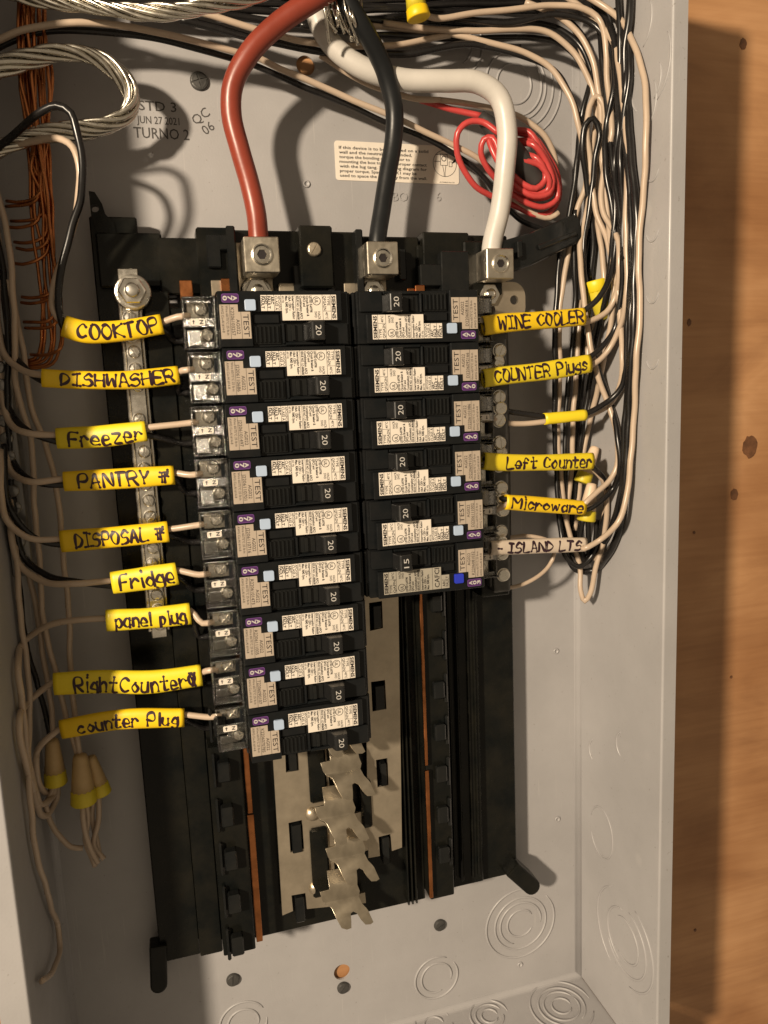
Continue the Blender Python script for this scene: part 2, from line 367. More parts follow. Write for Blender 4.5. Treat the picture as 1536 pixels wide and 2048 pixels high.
knockout('bottom', onbot(868, 2050), [(6.5, 0, 330), (12.5, 20, 350)])
knockout('right', onright(1203, 1665), [(13, 20, 340, 1.3)], .55)
knockout('right', onright(1250, 1880), [(14, 60, 300), (19, -70, 80), (22, 100, 330), (29, 110, 260), (31, -60, 60)])
knockout('right', onright(1192, 1505), [(8, -60, 60)]); knockout('right', onright(1250, 1495), [(9, -60, 60)])
for py in (345, 466, 590, 722): knockout('right', onright(1305, py - 12), [(5.5, 200, 340, 1.3)], .5)
for px, py, r in ((1290, 140, 26), (1275, 215, 20), (1295, 165, 14), (1270, 55, 18)): knockout('right', onright(px, py), [(r, -50, 40), (r * .8, 150, 240)], .6)

def head(px, py, r, cuts, mt, y=YB, ang=.4, lift=1.6):
    c = P(px, py, y); gg = G(); gg.lathe((c.x, y, c.z), [(r, 0), (r, -lift * .6), (r * .93, -lift)], 24, False)
    gg.sector_head((c.x, y - lift, c.z), r * .9, .55, cuts, r * .10, ang); return part(gg, 'mounting_screw', mt, box)
head(398, 163, 4.6, 4, 'screw_dark', ang=.3); head(879, 1849, 4.0, 2, 'screw_dark'); head(466, 1958, 4.1, 2, 'screw_dark', ang=1.5); head(686, 1974, 3.9, 2, 'screw_dark', ang=.9)
for px, py in ((613, 368), (1112, 1302), (1115, 1638), (1040, 1929)):
    c = P(px, py, YB); gg = G(); gg.lathe((c.x, YB, c.z), [(2.1, 0), (2.0, -.5), (1.3, -.9), (1.2, -.2)], 16); part(gg, 'rivet_dimple', 'paint', box)
# stamped and printed marks on the back sheet
gg = G()
for s, px, py, cap, wd in (('STD 3', 278, 220, 4.6, 18.5), ('TURNO 2', 268, 275, 5.2, 27.5), ('JUN 27 2021', 274, 246, 3.6, 21)):
    c = P(px, py, YB); text(gg, s, c.x, c.z, cap, YB - .12, wd, bold=.006)
for s, px, py in (('QC', 392, 251), ('06', 412, 271)):
    c = P(px, py, YB); text(gg, s, c.x, c.z, 4.7, YB - .12, None, (math.cos(.62), math.sin(.62)), 0)
part(gg, 'stamped_lettering', 'stamp_ink', box)
gg = G()
for s, px in (('BO', 785), ('6', 872)):
    c = P(px, 402, YB); vs, fs = glyphs(s); x0 = min(v[0] for v in vs)
    pts = [(c.x + (a - x0) * 7, YB - .5, c.z + b * 7) for a, b in vs]; gg.add(pts, fs)
    pts2 = [(c.x + (a - x0) * 7.8 - .2, YB - .02, c.z + b * 7.8 - .2) for a, b in vs]; gg.add(pts2, fs)
part(gg, 'embossed_lettering', 'paint', box)
# paper notice
c0 = P(668, 281, YB); c1 = P(912, 369, YB)
gg = G(); gg.extr(rrect(c0.x, c0.x + 72.5, c0.z - 20.5, c0.z, 1.6), YB - .35, YB - .02); notice = part(gg, 'notice_sticker', 'label', box)
gg = G(); lines = ['If this device is to be mounted on a solid', 'wall and the neutral is suspended,', 'torque the bonding screw prior to', 'mounting the box to ensure proper contact', 'with the lug tang. See wiring diagram for', 'proper torque. Spacer kit MK1 may be', 'used to space the box away from the wall.']
for i, s in enumerate(lines): text(gg, s, c0.x + 2.4, c0.z - 4.2 - 2.42 * i, 1.55, YB - .45, None if 0 else len(s) * 1.235, bold=.012)
text(gg, 'A194463 Rev.01', c0.x + 60.5, c0.z - 19.9, .7, YB - .45, 9)
cx, cz = c0.x + 64, c0.z - 9.4
def ring2d(gg, cx, cz, r, wd, y, n=28):
    v = []
    for i in range(n):
        a = 2 * math.pi * i / n; v += [(cx + (r - wd) * math.cos(a), y, cz + (r - wd) * math.sin(a)), (cx + r * math.cos(a), y, cz + r * math.sin(a))]
    gg.add(v, [(2 * i, 2 * i + 1, (2 * i + 3) % (2 * n), (2 * i + 2) % (2 * n)) for i in range(n)])
def line2d(gg, x0, z0, x1, z1, wd, y):
    d = Vector((x1 - x0, z1 - z0)).normalized() * wd / 2; gg.add([(x0 - d.y, y, z0 + d.x), (x1 - d.y, y, z1 + d.x), (x1 + d.y, y, z1 - d.x), (x0 + d.y, y, z0 - d.x)], [(0, 1, 2, 3)])
ring2d(gg, cx, cz, 7.2, .25, YB - .45)
for a in ((-6.5, 1, -2.6, 1), (-2.6, -1, -2.6, 5), (-2.6, 5, 1.6, 5), (1.6, 5, 1.6, -1), (-2.6, -1, 1.6, -1), (-1.4, -1, -.6, -5), (.6, -1, 0, -5), (-.6, -5, -.6, -7), (0, -5, 0, -7), (2.6, -1.6, 4.4, -1.6), (2.6, -1.6, 2.6, 1), (2.6, 1, 4.4, 1), (4.4, 1, 4.4, -1.6), (-5.5, 4.6, 4.6, 5.4)): line2d(gg, cx + a[0], cz + a[1], cx + a[2], cz + a[3], .25, YB - .45)
ring2d(gg, cx - .5, cz + 2.6, 1.5, .4, YB - .45)
gg.add([(cx + 4.0, YB - .45, cz - .2), (cx + 5.2, YB - .45, cz + 1.6), (cx + 7.4, YB - .45, cz + 3.4), (cx + 7.9, YB - .45, cz + 2.6), (cx + 6, YB - .45, cz + .8)], [(0, 1, 2, 3, 4)])
part(gg, 'lettering', 'ink', box, notice)

# ================================================================ PANEL INTERIOR (black base, bus, lugs, neutral bars)
PI = 25.4
def rowz(i): return -6.1 - PI * i                    # centre line of breaker row i
inter = thing('panel_interior', (43, YB, -362), 'black plastic breaker base with metal bus plates, lugs and two screw bars', 'breaker base')
g = G(); g.box(-70, -47.5, 55, 61, -361, 50); g.box(-47.5, -35, 41, 61, -352, 12); part(g, 'base_tray', 'base_plastic', inter, bevel=.7)
g = G(); g.box(-35, -17.5, 28, 60, -345, -223); g.box(-34.8, -17.5, 41.5, 60, -223.5, 4); part(g, 'side_rail', 'base_plastic', inter, bevel=.6)
g = G(); g.box(-17.4, 86, 38, 60, -346, 2); part(g, 'centre_tray', 'base_plastic', inter, bevel=.6)
g = G(); g.box(86, 101, 28, 60, -340, 2); part(g, 'side_rail', 'base_plastic', inter, bevel=.6)
g = G(); g.box(101, 128, 47, 61, -350, 44); g.box(128, 154, 53, 61, -354, 44); g.box(112, 114, 44, 47, -345, -155); part(g, 'base_tray', 'base_plastic', inter, bevel=.7)
# ribs and clips along both rails
for i in range(8, 14):
    z = rowz(i)
    g = G(); g.box(-30.5, -24, 22, 28, z - 6, z + 5); g.box(-33, -31, 25, 28, z - 10, z + 9); part(g, 'rail_clip', 'plastic_gloss', inter, bevel=.8)
for i in range(6, 14):
    z = rowz(i)
    if z > -335: g = G(); g.box(91, 97.5, 24, 28, z - 5, z + 5); g.box(98, 100, 26, 28, z - 9, z + 9); part(g, 'rail_clip', 'plastic_gloss', inter, bevel=.8)
for x in (104, 108, 120, 124): g = G(); g.box(x, x + 1.2, 45.5, 47, -345, -150); part(g, 'rib', 'base_plastic', inter, bevel=.3)
for x in (73.5, 76, 78.5): g = G(); g.box(x, x + 1, 33, 38, -344, -150); part(g, 'rib', 'base_plastic', inter, bevel=.3)
# feet
def foot(pts, wd, y0, y1):
    g = G(); pts = [Vector((p.x, p.z)) for p in pts]; out = []
    a, b = pts[0], pts[-1]; d = (b - a).normalized(); n = Vector((-d.y, d.x)); ang = math.atan2(d.y, d.x)
    poly = [a + n * wd / 2, a - n * wd / 2] + [b + Vector((math.cos(ang - math.pi / 2 + math.pi * i / 8), math.sin(ang - math.pi / 2 + math.pi * i / 8))) * wd / 2 for i in range(9)]
    g.extr([(p.x, p.y) for p in poly], y0, y1); return part(g, 'mounting_foot', 'base_plastic', inter, bevel=1.0, bseg=2)
foot([P(1012, 1722, 56), P(1060, 1768, 50)], 11, 46, 60)
foot([P(316, 1880, 58), P(318, 1958, 58)], 9.5, 52, 62)
g = G(); hp = P(188, 420, 58); hz = [P(px, py, 56) for px, py in ((178, 384), (190, 386), (205, 410), (211, 430), (228, 446), (232, 468), (196, 470), (184, 440))]
g.extr([(p.x, p.z) for p in hz], 54, 60, [circ(P(190, 418, 56).x, P(190, 418, 56).z, 2.0, 12)]); part(g, 'mounting_foot', 'base_plastic', inter)
g = G(); hz = [P(px, py, 40) for px, py in ((990, 556), (990, 486), (1060, 466), (1145, 429), (1158, 438), (1161, 476), (1150, 488), (1060, 532))]
g.extr([(p.x, p.z) for p in hz], 38, 58); part(g, 'mounting_foot', 'plastic_gloss', inter, bevel=1.2, bseg=2)
g = G(); hz = [P(px, py, 37) for px, py in ((1075, 490), (1150, 462), (1154, 470), (1078, 500))]; g.extr([(p.x, p.z) for p in hz], 36, 38.2)
hz = [P(px, py, 37) for px, py in ((1030, 484), (1040, 481), (1042, 515), (1032, 518))]; g.extr([(p.x, p.z) for p in hz], 34, 38.2); part(g, 'foot_rib', 'plastic_gloss', inter, bevel=.5)
# line-end shroud: blocks behind the lugs
def pxbox(g, px0, py0, px1, py1, y0, y1):
    a = P(px0, py1, y0); b = P(px1, py0, y0); g.box(a.x, b.x, y0, y1, a.z, b.z)
for q in ((200, 466, 322, 575, 50.3, 60.4), (322, 476, 402, 590, 49.1, 60.2), (402, 455, 470, 600, 44.3, 60.1), (470, 462, 604, 620, 50.7, 60.3), (604, 451, 664, 575, 38.4, 60.2), (664, 464, 722, 610, 47.3, 60.4), (722, 474, 838, 620, 50.5, 60.1), (838, 490, 930, 620, 48.4, 60.3), (930, 482, 1004, 590, 45.2, 60.2)):
    g = G(); pxbox(g, *q); part(g, 'shroud_block', 'base_plastic', inter, bevel=.9)
for q in ((461, 451, 469, 592, 38.7, 59.1), (717, 458, 725, 605, 39.2, 59.3), (842, 528, 900, 572, 42.6, 50.2), (590, 530, 658, 606, 44.1, 51.3), (885, 502, 938, 606, 41.3, 50.4), (658, 505, 667, 606, 41.6, 50.6), (416, 470, 440, 535, 41.2, 46.3), (440, 470, 458, 500, 40.2, 46.1), (800, 498, 812, 560, 45.3, 52.1)):
    g = G(); pxbox(g, *q); part(g, 'shroud_rib', 'plastic_gloss', inter, bevel=.6)
c = P(628, 499, 38); g = G(); g.lathe((c.x, 38.4, c.z), [(3.6, 0), (3.6, -1), (3.2, -1.6)], 20, False); g.sector_head((c.x, 36.8, c.z), 3.3, .5, 2, .35, 1.0); part(g, 'shroud_screw', 'tin', inter)
# fold of clear film under the lugs and the copper bus ends
for px0, px1, py0, py1, mt, y in ((445, 460, 556, 605, 'copper', 41.3), (425, 446, 560, 605, 'tin', 43.2), (364, 384, 560, 630, 'copper', 43.7), (816, 829, 576, 612, 'copper', 42.3), (832, 850, 570, 612, 'copper', 41.2), (560, 606, 566, 605, 'tin', 46.3), (690, 730, 566, 610, 'tin', 45.3)):
    g = G(); pxbox(g, px0, py0, px1, py1, y, y + 3); part(g, 'bus_end', mt, inter, bevel=.4)
# bus plates
def plate(pts, holes, y):
    q = [P(a, b, y) for a, b in pts]; hs = []
    for h in holes: hs.append([(P(a, b, y).x, P(a, b, y).z) for a, b in h])
    g = G(); g.extr([(p.x, p.z) for p in q], y, y + 1.6, hs); return part(g, 'bus_plate', 'tin', inter)
plate([(544, 1480), (569, 1478), (572, 1545), (597, 1541), (594, 1476), (650, 1470), (664, 1640), (735, 1620), (737, 1700), (668, 1720), (672, 1800), (730, 1785), (732, 1806), (614, 1818), (611, 1786), (583, 1791), (586, 1822), (565, 1831)], [[(577, 1646), (604, 1640), (608, 1697), (581, 1705)]], 32)
plate([(728, 1150), (796, 1140), (804, 1695), (784, 1702), (781, 1668), (757, 1674), (760, 1712), (737, 1716)], [[(738, 1206), (764, 1202), (766, 1256), (740, 1262)], [(742, 1364), (770, 1360), (773, 1418), (745, 1423)], [(752, 1520), (775, 1516), (777, 1570), (755, 1575)]], 32)
for px, py in ((625, 1628), (632, 1776)):
    c = P(px, py, 32); g = G(); g.lathe((c.x, 32, c.z), [(4.2, 0), (3.6, -1.2), (1.8, -2.2), (.4, -2.5)], 18); part(g, 'rivet', 'tin', inter)
for a, b in (((578, 1648), (607, 1702)), ((756, 1524), (775, 1570)), ((760, 1672), (781, 1725)), ((586, 1792), (612, 1840)), ((572, 1490), (597, 1540)), ((744, 1368), (771, 1418)), ((740, 1208), (764, 1256))):
    p = P(a[0], a[1], 33); q = P(b[0], b[1], 33); g = G(); g.box(p.x + .8, q.x - .6, 30.6, 38, q.z + .8, p.z - .6); part(g, 'insulator_peg', 'plastic_gloss', inter, bevel=.5)
# spring stabs
ref = P(690, 1800, 15)
HK = [(646, 1805), (684, 1797), (722, 1789), (726, 1800), (723, 1812), (728, 1822), (738, 1830), (742, 1840), (746, 1849), (740, 1853), (730, 1854), (722, 1846), (716, 1836), (709, 1834), (703, 1837), (703, 1850), (702, 1861), (693, 1864), (683, 1862), (675, 1848), (667, 1833), (662, 1830), (656, 1829), (650, 1820)]
HL = [((P(a, b, 15) - ref).x, (P(a, b, 15) - ref).z) for a, b in HK]
HL = [(u, v if v > 0 else v * .90) for u, v in HL]
def hook_mesh():
    bm = bmesh.new(); top = [(-10.5, 14.5), (9.0, 14.5)]
    sk = lambda u: 0.0
    vs = [bm.verts.new((u, 0, wv)) for u, wv in ([HL[0]] + [(HL[0][0] + 5.5, HL[0][1] + .4), (HL[0][0] + 5.5, HL[0][1] + 7.5), (HL[2][0] - .5, HL[2][1] + 7.5)] + HL[2:])]
    bm.faces.new(vs)
    for k in (-19.5, -18, -16, -15.5, -14, -12.8, -10.8, -10.4, -8, -4.8, -4.4, -2, 2.8, 3.2, 3.6, 6): bmesh.ops.bisect_plane(bm, geom=bm.verts[:] + bm.edges[:] + bm.faces[:], plane_co=(0, 0, k), plane_no=(0, 0, 1))
    for v in bm.verts:
        t = v.co.z - 3.2 - .02 * v.co.x          # distance from the crease
        if t > 0: y = 25.5 + .85 * t
        else:
            d = -t; y = 25.5 - .30 * min(d, 8) - .85 * max(0, min(d, 14) - 8) - .45 * max(0, d - 14)
        v.co.y = y - 15
    bmesh.ops.recalc_face_normals(bm, faces=bm.faces)
    bmesh.ops.solidify(bm, geom=bm.faces[:], thickness=1.9)
    es = [e for e in bm.edges if len(e.link_faces) == 2 and e.calc_face_angle(0) > .9]
    bmesh.ops.bevel(bm, geom=es, offset=.4, segments=2, affect='EDGES', profile=.5, clamp_overlap=True)
    for v in bm.verts: v.co *= .001
    for f in bm.faces: f.smooth = True
    me = bpy.data.meshes.new('bus_stab'); bm.to_mesh(me); bm.free(); me.materials.append(MATS['stab'])
    try: me.set_sharp_from_angle(angle=.35)
    except Exception: pass
    return me
HM = hook_mesh()
for k in range(5):
    o = link('bus_stab', HM, inter); o.location = W(Vector((ref.x + (4.6 if k % 2 else 0), 15, ref.z + PI * k))) - W(inter['org'])
# dark slots between the plates
for q in ((622, 1490, 650, 1610), (726, 1560, 742, 1660), (628, 1655, 655, 1800)):
    g = G(); pxbox(g, q[0], q[1], q[2], q[3], 29.5, 38); part(g, 'insulator_wall', 'base_plastic', inter, bevel=1.2)
# copper strips beside the rails
g = G(); g.box(-16.6, -13.9, 24.5, 26, -262, -150); part(g, 'copper_strip', 'copper', inter, bevel=.3)
g = G(); g.box(-17.0, -13.6, 24, 25.6, -338, -262.6); part(g, 'copper_strip', 'copper', inter, bevel=.3)
g = G(); g.box(84.4, 86.2, 24.5, 26, -253, -140); part(g, 'copper_strip', 'copper', inter, bevel=.3)
g = G(); g.box(84.2, 86.4, 24.2, 26, -336, -256); part(g, 'copper_strip', 'copper', inter, bevel=.3)
# lugs
def lug(px, py, half, yf, bolt):
    c = P(px, py, yf); g = G(); g.box(c.x - half, c.x + half, yf, yf + 19, c.z - half, c.z + half); L = part(g, 'lug', 'lug', inter, bevel=.5)
    g = G(); R = half * .62
    n = 36; hexr = R * .42; v = []; f = []
    prof = [(R, 0), (R * .97, -.7), (R * .86, -1.0), (R * .74, -.4), (R * .62, -.5)]
    for i in range(n):
        a = 2 * math.pi * i / n
        for r, h in prof: v.append((c.x + r * math.cos(a), yf + h, c.z + r * math.sin(a)))
        hr = hexr / math.cos((a % (math.pi / 3)) - math.pi / 6)
        v.append((c.x + hr * math.cos(a), yf - .6, c.z + hr * math.sin(a))); v.append((c.x + hr * math.cos(a), yf + 0 - .05, c.z + hr * math.sin(a)))
    k = 7
    for i in range(n):
        j = (i + 1) % n
        for q in range(k - 1): f.append((i * k + q, j * k + q, j * k + q + 1, i * k + q + 1))
    g.add(v, f); part(g, 'set_screw', 'zinc', inter, L)
    g = G(); g.extr(circ(c.x, c.z, hexr * 1.1, 6), yf - .12, yf - .05); part(g, 'socket_shade', 'ink', inter, L)  # black floor plate: shade of a deep hex hole painted in colour
    b = P(bolt[0], bolt[1], yf + 12); g = G(); yy = yf + 20
    g.box(c.x - half - 2, c.x + half - 1, yy, yy + 2.2, b.z - 12, c.z + half + 1); part(g, 'bus_tongue', 'tin', inter, bevel=.4)
    g = G(); g.lathe((b.x, yy, b.z), [(8.2, 0), (8.2, -1.2), (7.2, -1.8)], 26, False); g.extr(circ(b.x, b.z, 6.2, 6), yy - 7, yy - 1.8); g.lathe((b.x, yy - 7, b.z), [(3.2, 0), (3.0, -1.8), (1.5, -2.4)], 16); part(g, 'bolt', 'zinc', inter, bevel=.35)
    return c
lugs = [lug(524, 509, 8.6, 30, (516, 580)), lug(766, 516, 8.3, 30, (748, 582)), lug(1001, 527, 8.0, 31, (982, 588))]
# tang beside the third lug
c = P(1022, 600, 47); g = G(); g.extr(rrect(c.x - 16, c.x + 9, c.z - 12, c.z + 10, 8, 6), 47, 49, [circ(c.x + 2, c.z, 2.6, 16)]); part(g, 'neutral_tang', 'tin', inter)
# neutral bars with one screw per terminal
def screwbar(name, x, y, z0, z1, wd, zs, r, mt='zinc'):
    g = G(); g.box(x - wd / 2, x + wd / 2, y, y + 8, z0, z1); g.box(x - wd / 2 - 1.6, x - wd / 2, y + 2, y + 9, z0 + 3, z1 - 4); g.box(x + wd / 2, x + wd / 2 + 1.6, y + 2, y + 9, z0 + 3, z1 - 4)
    B = part(g, name, mt, inter, bevel=.5)
    for i, z in enumerate(zs):
        g = G(); up = random.uniform(.4, 2.2); xx = x + random.uniform(-.7, .7)
        g.lathe((xx, y, z), [(r * 1.08, 0), (r * 1.08, -.25), (r * .98, -.3), (r, -up), (r * .9, -up - .5)], 20, False); g.sector_head((xx, y - up - .5, z), r * .88, .6, 2, r * .13, random.uniform(0, 3)); part(g, 'screw', 'zinc', inter, B)
zs = [-1 - 8.15 * i for i in range(20)]
screwbar('neutral_bar', -53.8, 38, -163, 16, 7.8, [z for i, z in enumerate(zs) if i not in (5, 13)], 3.1)
c = P(265, 583, 34); g = G(); g.lathe((c.x, 38, c.z), [(8.8, 0), (8.8, -1.2), (7.8, -2.2)], 28, False); g.extr(circ(c.x, c.z, 6.7, 6), 30, 35.8); g.lathe((c.x, 30, c.z), [(3.6, 0), (3.4, -2.4), (1.8, -3.0)], 18); part(g, 'hex_nut', 'zinc', inter, bevel=.5)
g = G(); g.box(-58, -49, 36.5, 38, 14, 22); part(g, 'bar_tab', 'zinc', inter, bevel=.3)
zr = [-22 - 12.4 * i for i in range(11)]
g = G(); g.box(124, 141, 30, 52, -160, -2); part(g, 'bar_carrier', 'base_plastic', inter, bevel=.6)
screwbar('neutral_bar', 133.5, 23, -156, -8, 10, zr + [z + 6.6 for z in zr[1::2]], 3.7, 'screw_dark')

# ================================================================ BREAKERS (local frame: origin at the test button, x towards the panel centre)
def T(g, s, x, z, cap, width=None, bold=0.0, y=-.16): text(g, s, x, z, cap, y, width, (0, -1), bold)   # reads down the breaker
def body_mesh():
    g = G()
    g.extr([(-14.5, 6.4), (43.2, 6.4), (43.2, -7.4), (13.9, -7.4), (13.9, -3.0), (.5, -3.0), (.5, -18.6), (-14.5, -18.6)], 0, 3.2)
    g.box(-14.5, 47.0, 3.2, 40, -18.6, 6.4)
    g.box(47.0, 48.6, 6, 40, -18.4, 6.2)
    g.box(34.5, 46.0, 1.6, 3.3, -18.2, -8.6)           # shoulder beyond the switch
    g.box(14.4, 15.6, 1.2, 3.3, -17.4, -8.0); g.box(15.6, 34.0, 1.6, 3.3, -18.2, -16.8)
    g.box(1.2, 13.4, 2.0, 3.3, -8.0, -3.9)
    return g.mesh('body', 'plastic', local=True, bevel=.32)
def vent_mesh():
    g = G(); g.box(1.0, 13.8, 2.6, 3.4, -17.6, -8.6)
    for i in range(6): g.box(1.8 + i * 2.0, 2.7 + i * 2.0, 1.5, 2.7, -16.8, -9.2)
    return g.mesh('vent_grille', 'plastic_gloss', local=True, bevel=.2)
def handle_mesh():
    prof = [(24.5, 3.4), (26.6, -5.4), (27.4, -6.4), (32.6, -6.6), (33.4, -5.8), (35.0, 3.4)]
    g = G(); n = len(prof); z0, z1 = -16.4, -8.0
    v = [(p[0], p[1], z0) for p in prof] + [(p[0], p[1], z1) for p in prof]
    g.add(v, [tuple(range(n)), tuple(range(2 * n - 1, n - 1, -1))] + [(i, (i + 1) % n, (i + 1) % n + n, i + n) for i in range(n)])
    return g.mesh('switch_handle', 'handle', local=True, bevel=.5, bseg=2)
def slot_mesh():
    g = G(); g.box(16.0, 24.3, 2.9, 3.35, -16.4, -8.4); g.box(18.8, 20.6, 1.4, 3.0, -16.0, -8.8)
    return g.mesh('switch_track', 'plastic_gloss', local=True, bevel=.4)
def num_mesh(s):
    g = G(); T(g, s, 28.7, -9.9, 2.7, 4.7, .0, -6.72); return g.mesh('rating_number', 'white_ink', local=True)
def button_mesh(m):
    g = G(); g.extr(rrect(-2.5, 2.5, -2.5, 2.5, .7, 3), -1.3, .2); return g.mesh('test_button', m, local=True, bevel=.35, bseg=2)
def label_mesh(cafci):
    g = G()
    if cafci: pts = [(5.2, 4.5), (40.4, 4.5), (40.4, -7.0), (9.6, -7.0), (9.6, -2.6), (5.2, -2.6)]
    else: pts = [(5.0, 4.5), (40.5, 4.5), (40.5, -7.0), (14.6, -7.0), (14.6, -2.6), (5.0, -2.6)]
    g.extr(pts, -.1, .02); return g.mesh('rating_label', 'shaded_label' if cafci else 'label', local=True, bevel=.0)
def letter_mesh(cafci):
    g = G(); T(g, 'SIEMENS', 38.3, 4.1, 1.75, 10.6, .035)
    hl = lambda x, a=4.5, b=-7.0: line2d(g, x, a, x, b, .16, -.15)
    hl(37.8); hl(33.8); line2d(g, 37.8, -3.0, 33.8, -3.0, .16, -.15)
    T(g, 'TYPE', 36.1, 4.0, 1.25, 4.4, .01); T(g, 'QAFN' if cafci else 'QFGA2N', 34.2, 4.0, 1.35, 6.6, .012); T(g, '40°C', 35.0, -3.4, 1.2, 3.2, .01)
    ring2d(g, 31.0, 1.7, 2.0, .28, -.15); T(g, 'UL', 30.2, 2.9, 1.5, 2.3, .02)
    T(g, 'HACR', 31.4, -3.1, 1.15, 3.6, .01); T(g, 'SWD', 29.8, -3.1, 1.15, 2.8, .01)
    for s, x, wd in (('LISTED E-69798', 27.7, 7.6), ('Circuit Breaker &', 26.1, 9.4), ('GFCI and', 24.6, 5.0), ('Combination AFCI', 23.0, 10.4), ('ISSUE NO. LC-808608', 21.5, 10.8), ('Interrupting Rating', 19.4, 10.6), ('10kA 120V ~', 17.8, 6.8), ('Max. RMS Sym.', 16.3, 8.0)): T(g, s, x, 4.1, 1.15, wd, .03)
    hl(21.0)
    if cafci:
        T(g, 'CAFCI', 10.6, 3.6, 2.6, 10.2, .01); hl(14.4); T(g, 'ARC', 7.4, 3.6, 1.5, 4, .01); T(g, 'FAULT', 5.6, 3.6, 1.5, 5.4, .01); hl(9.7, 4.5, -2.6)
    else:
        T(g, '60 Hz', 14.8, 4.1, 1.1, 3.2, .008); hl(14.4); T(g, 'AFCI/GFCI', 13.0, 4.1, 1.2, 6.4, .01); T(g, 'CLASS A', 11.5, 4.1, 1.25, 6.4, .012); hl(11.1, 4.5, -2.6)
        for s, x in (('ARC', 9.6), ('FAULT', 8.0), ('GND', 6.6), ('FAULT', 5.2)): T(g, s, x, 4.0, 1.35, 3.6 if len(s) == 3 else 5.6, .03)
        hl(7.95, 4.5, -2.6)
    return g.mesh('label_lettering', 'ink', local=True)
def test_mesh():
    g = G(); g.extr([(-13.9, .4), (-5.6, .4), (-5.6, -2.9), (-.2, -2.9), (-.2, -14.9), (-13.9, -14.9)], -.1, .02); return g.mesh('test_label', 'test_label', local=True)
def testlet_mesh(sn):
    g = G(); T(g, 'TEST', -3.5, -3.9, 2.5, 10.2, .0); line2d(g, -4.4, -2.9, -4.4, -14.9, .15, -.15)
    T(g, 'AG022', -6.7, -6.2, 1.6, 6.6, .0); T(g, sn, -9.0, -1.0, 1.6, 12.4, .0); line2d(g, -9.4, .4, -9.4, -14.9, .15, -.15)
    T(g, 'Wire 60/75°C 25 lb-in', -11.2, 0, 1.15, 13.2); T(g, 'AWG Cu-Al #14-8', -13.2, 0, 1.15, 12)
    return g.mesh('test_lettering', 'ink', local=True)
def badge_meshes(s):
    g = G(); g.extr(rrect(-12.7, -4.9, 1.3, 5.2, .9, 3), -.1, .02); b = g.mesh('code_badge', 'violet', local=True)
    g = G(); g.extr(rrect(-12.45, -5.15, 1.55, 4.95, .8, 3), -.16, -.05); f = g.mesh('badge_face', 'purple', local=True)
    g = G()
    for ch, x in zip(s, (-7.6, -9.8, -12.1)): T(g, ch, x, 4.3, 1.9, 2.2, .03, -.2)
    return b, f, g.mesh('badge_lettering', 'white_ink', local=True)
def term_meshes():
    out = []
    g = G(); g.box(-29.6, -14.6, 27, 40, -18.2, 6.0); g.box(-17.4, -14.6, 20, 27, -18.2, 6.0); out.append(('terminal_block', g.mesh('terminal_block', 'plastic', local=True, bevel=.4)))
    g = G(); g.box(-27.5, -16.0, 24.2, 26.9, -4.0, 5.0); out.append(('terminal_plate', g.mesh('terminal_plate', 'zinc', local=True, bevel=.4)))
    g = G(); g.box(-28, -18.8, 23.0, 26.9, -16.6, -8.4); out.append(('terminal_plate', g.mesh('terminal_plate', 'steel_dark', local=True, bevel=.8, bseg=2)))
    for (x, z, y, r, a) in ((-21.2, 1.1, 24.2, 3.3, .8), (-18.9, -11.3, 22.8, 2.9, .2)):
        g = G(); g.lathe((x, y, z), [(r * 1.15, 0), (r * 1.15, -.7), (r, -.8), (r, -3.0), (r * .92, -3.5)], 22, False); g.sector_head((x, y - 3.5, z), r * .9, .7, 4, r * .11, a); out.append(('terminal_screw', g.mesh('terminal_screw', 'zinc', local=True)))
    g = G(); g.box(-29.8, -14.7, 16.6, 17.6, -8.0, -3.4); g.box(-29.8, -28.8, 17.6, 27, -17.8, 5.8); g.box(-29.8, -14.7, 15, 27, 5.2, 6.1); g.box(-29.8, -14.7, 17, 27, -18.1, -17.2)
    g.box(-28.6, -22, 15.6, 16.8, -16.6, -9.0); g.box(-28.6, -16, 18, 18.9, 3.2, 5.2); g.box(-15.8, -14.7, 11, 20, -18, 6); g.box(-24.5, -16, 17.2, 18, -17.2, -14.4)
    out.append(('clear_cover', g.mesh('clear_cover', 'clear', local=True, bevel=.5, bseg=2)))
    g = G(); g.extr(rrect(-26.6, -19.6, -7.1, -4.1, .7, 3), 16.3, 16.6); out.append(('neutral_mark', g.mesh('neutral_mark', 'label', local=True)))
    return out
BODY, VENT, HAND, SLOT = body_mesh(), vent_mesh(), handle_mesh(), slot_mesh()
NUM = {s: num_mesh(s) for s in ('20', '15')}
BTN = {0: button_mesh('button'), 1: button_mesh('button_deep')}
LAB = {k: label_mesh(k) for k in (0, 1)}; LET = {k: letter_mesh(k) for k in (0, 1)}
TST = test_mesh(); BADGE = {0: badge_meshes('A70'), 1: badge_meshes('A03')}; TERM = term_meshes()
g = G(); T(g, 'N', -22.2, -4.55, 1.7, 1.9, .03, 16.22)
g.add([(-25.2, 16.22, -6.4), (-24.8, 16.22, -6.4), (-24.8, 16.22, -5.3), (-24.3, 16.22, -5.3), (-25.0, 16.22, -4.5), (-25.7, 16.22, -5.3), (-25.2, 16.22, -5.3)], [(0, 1, 2, 3, 4, 5, 6)])
NLET = g.mesh('mark_lettering', 'ink', local=True)
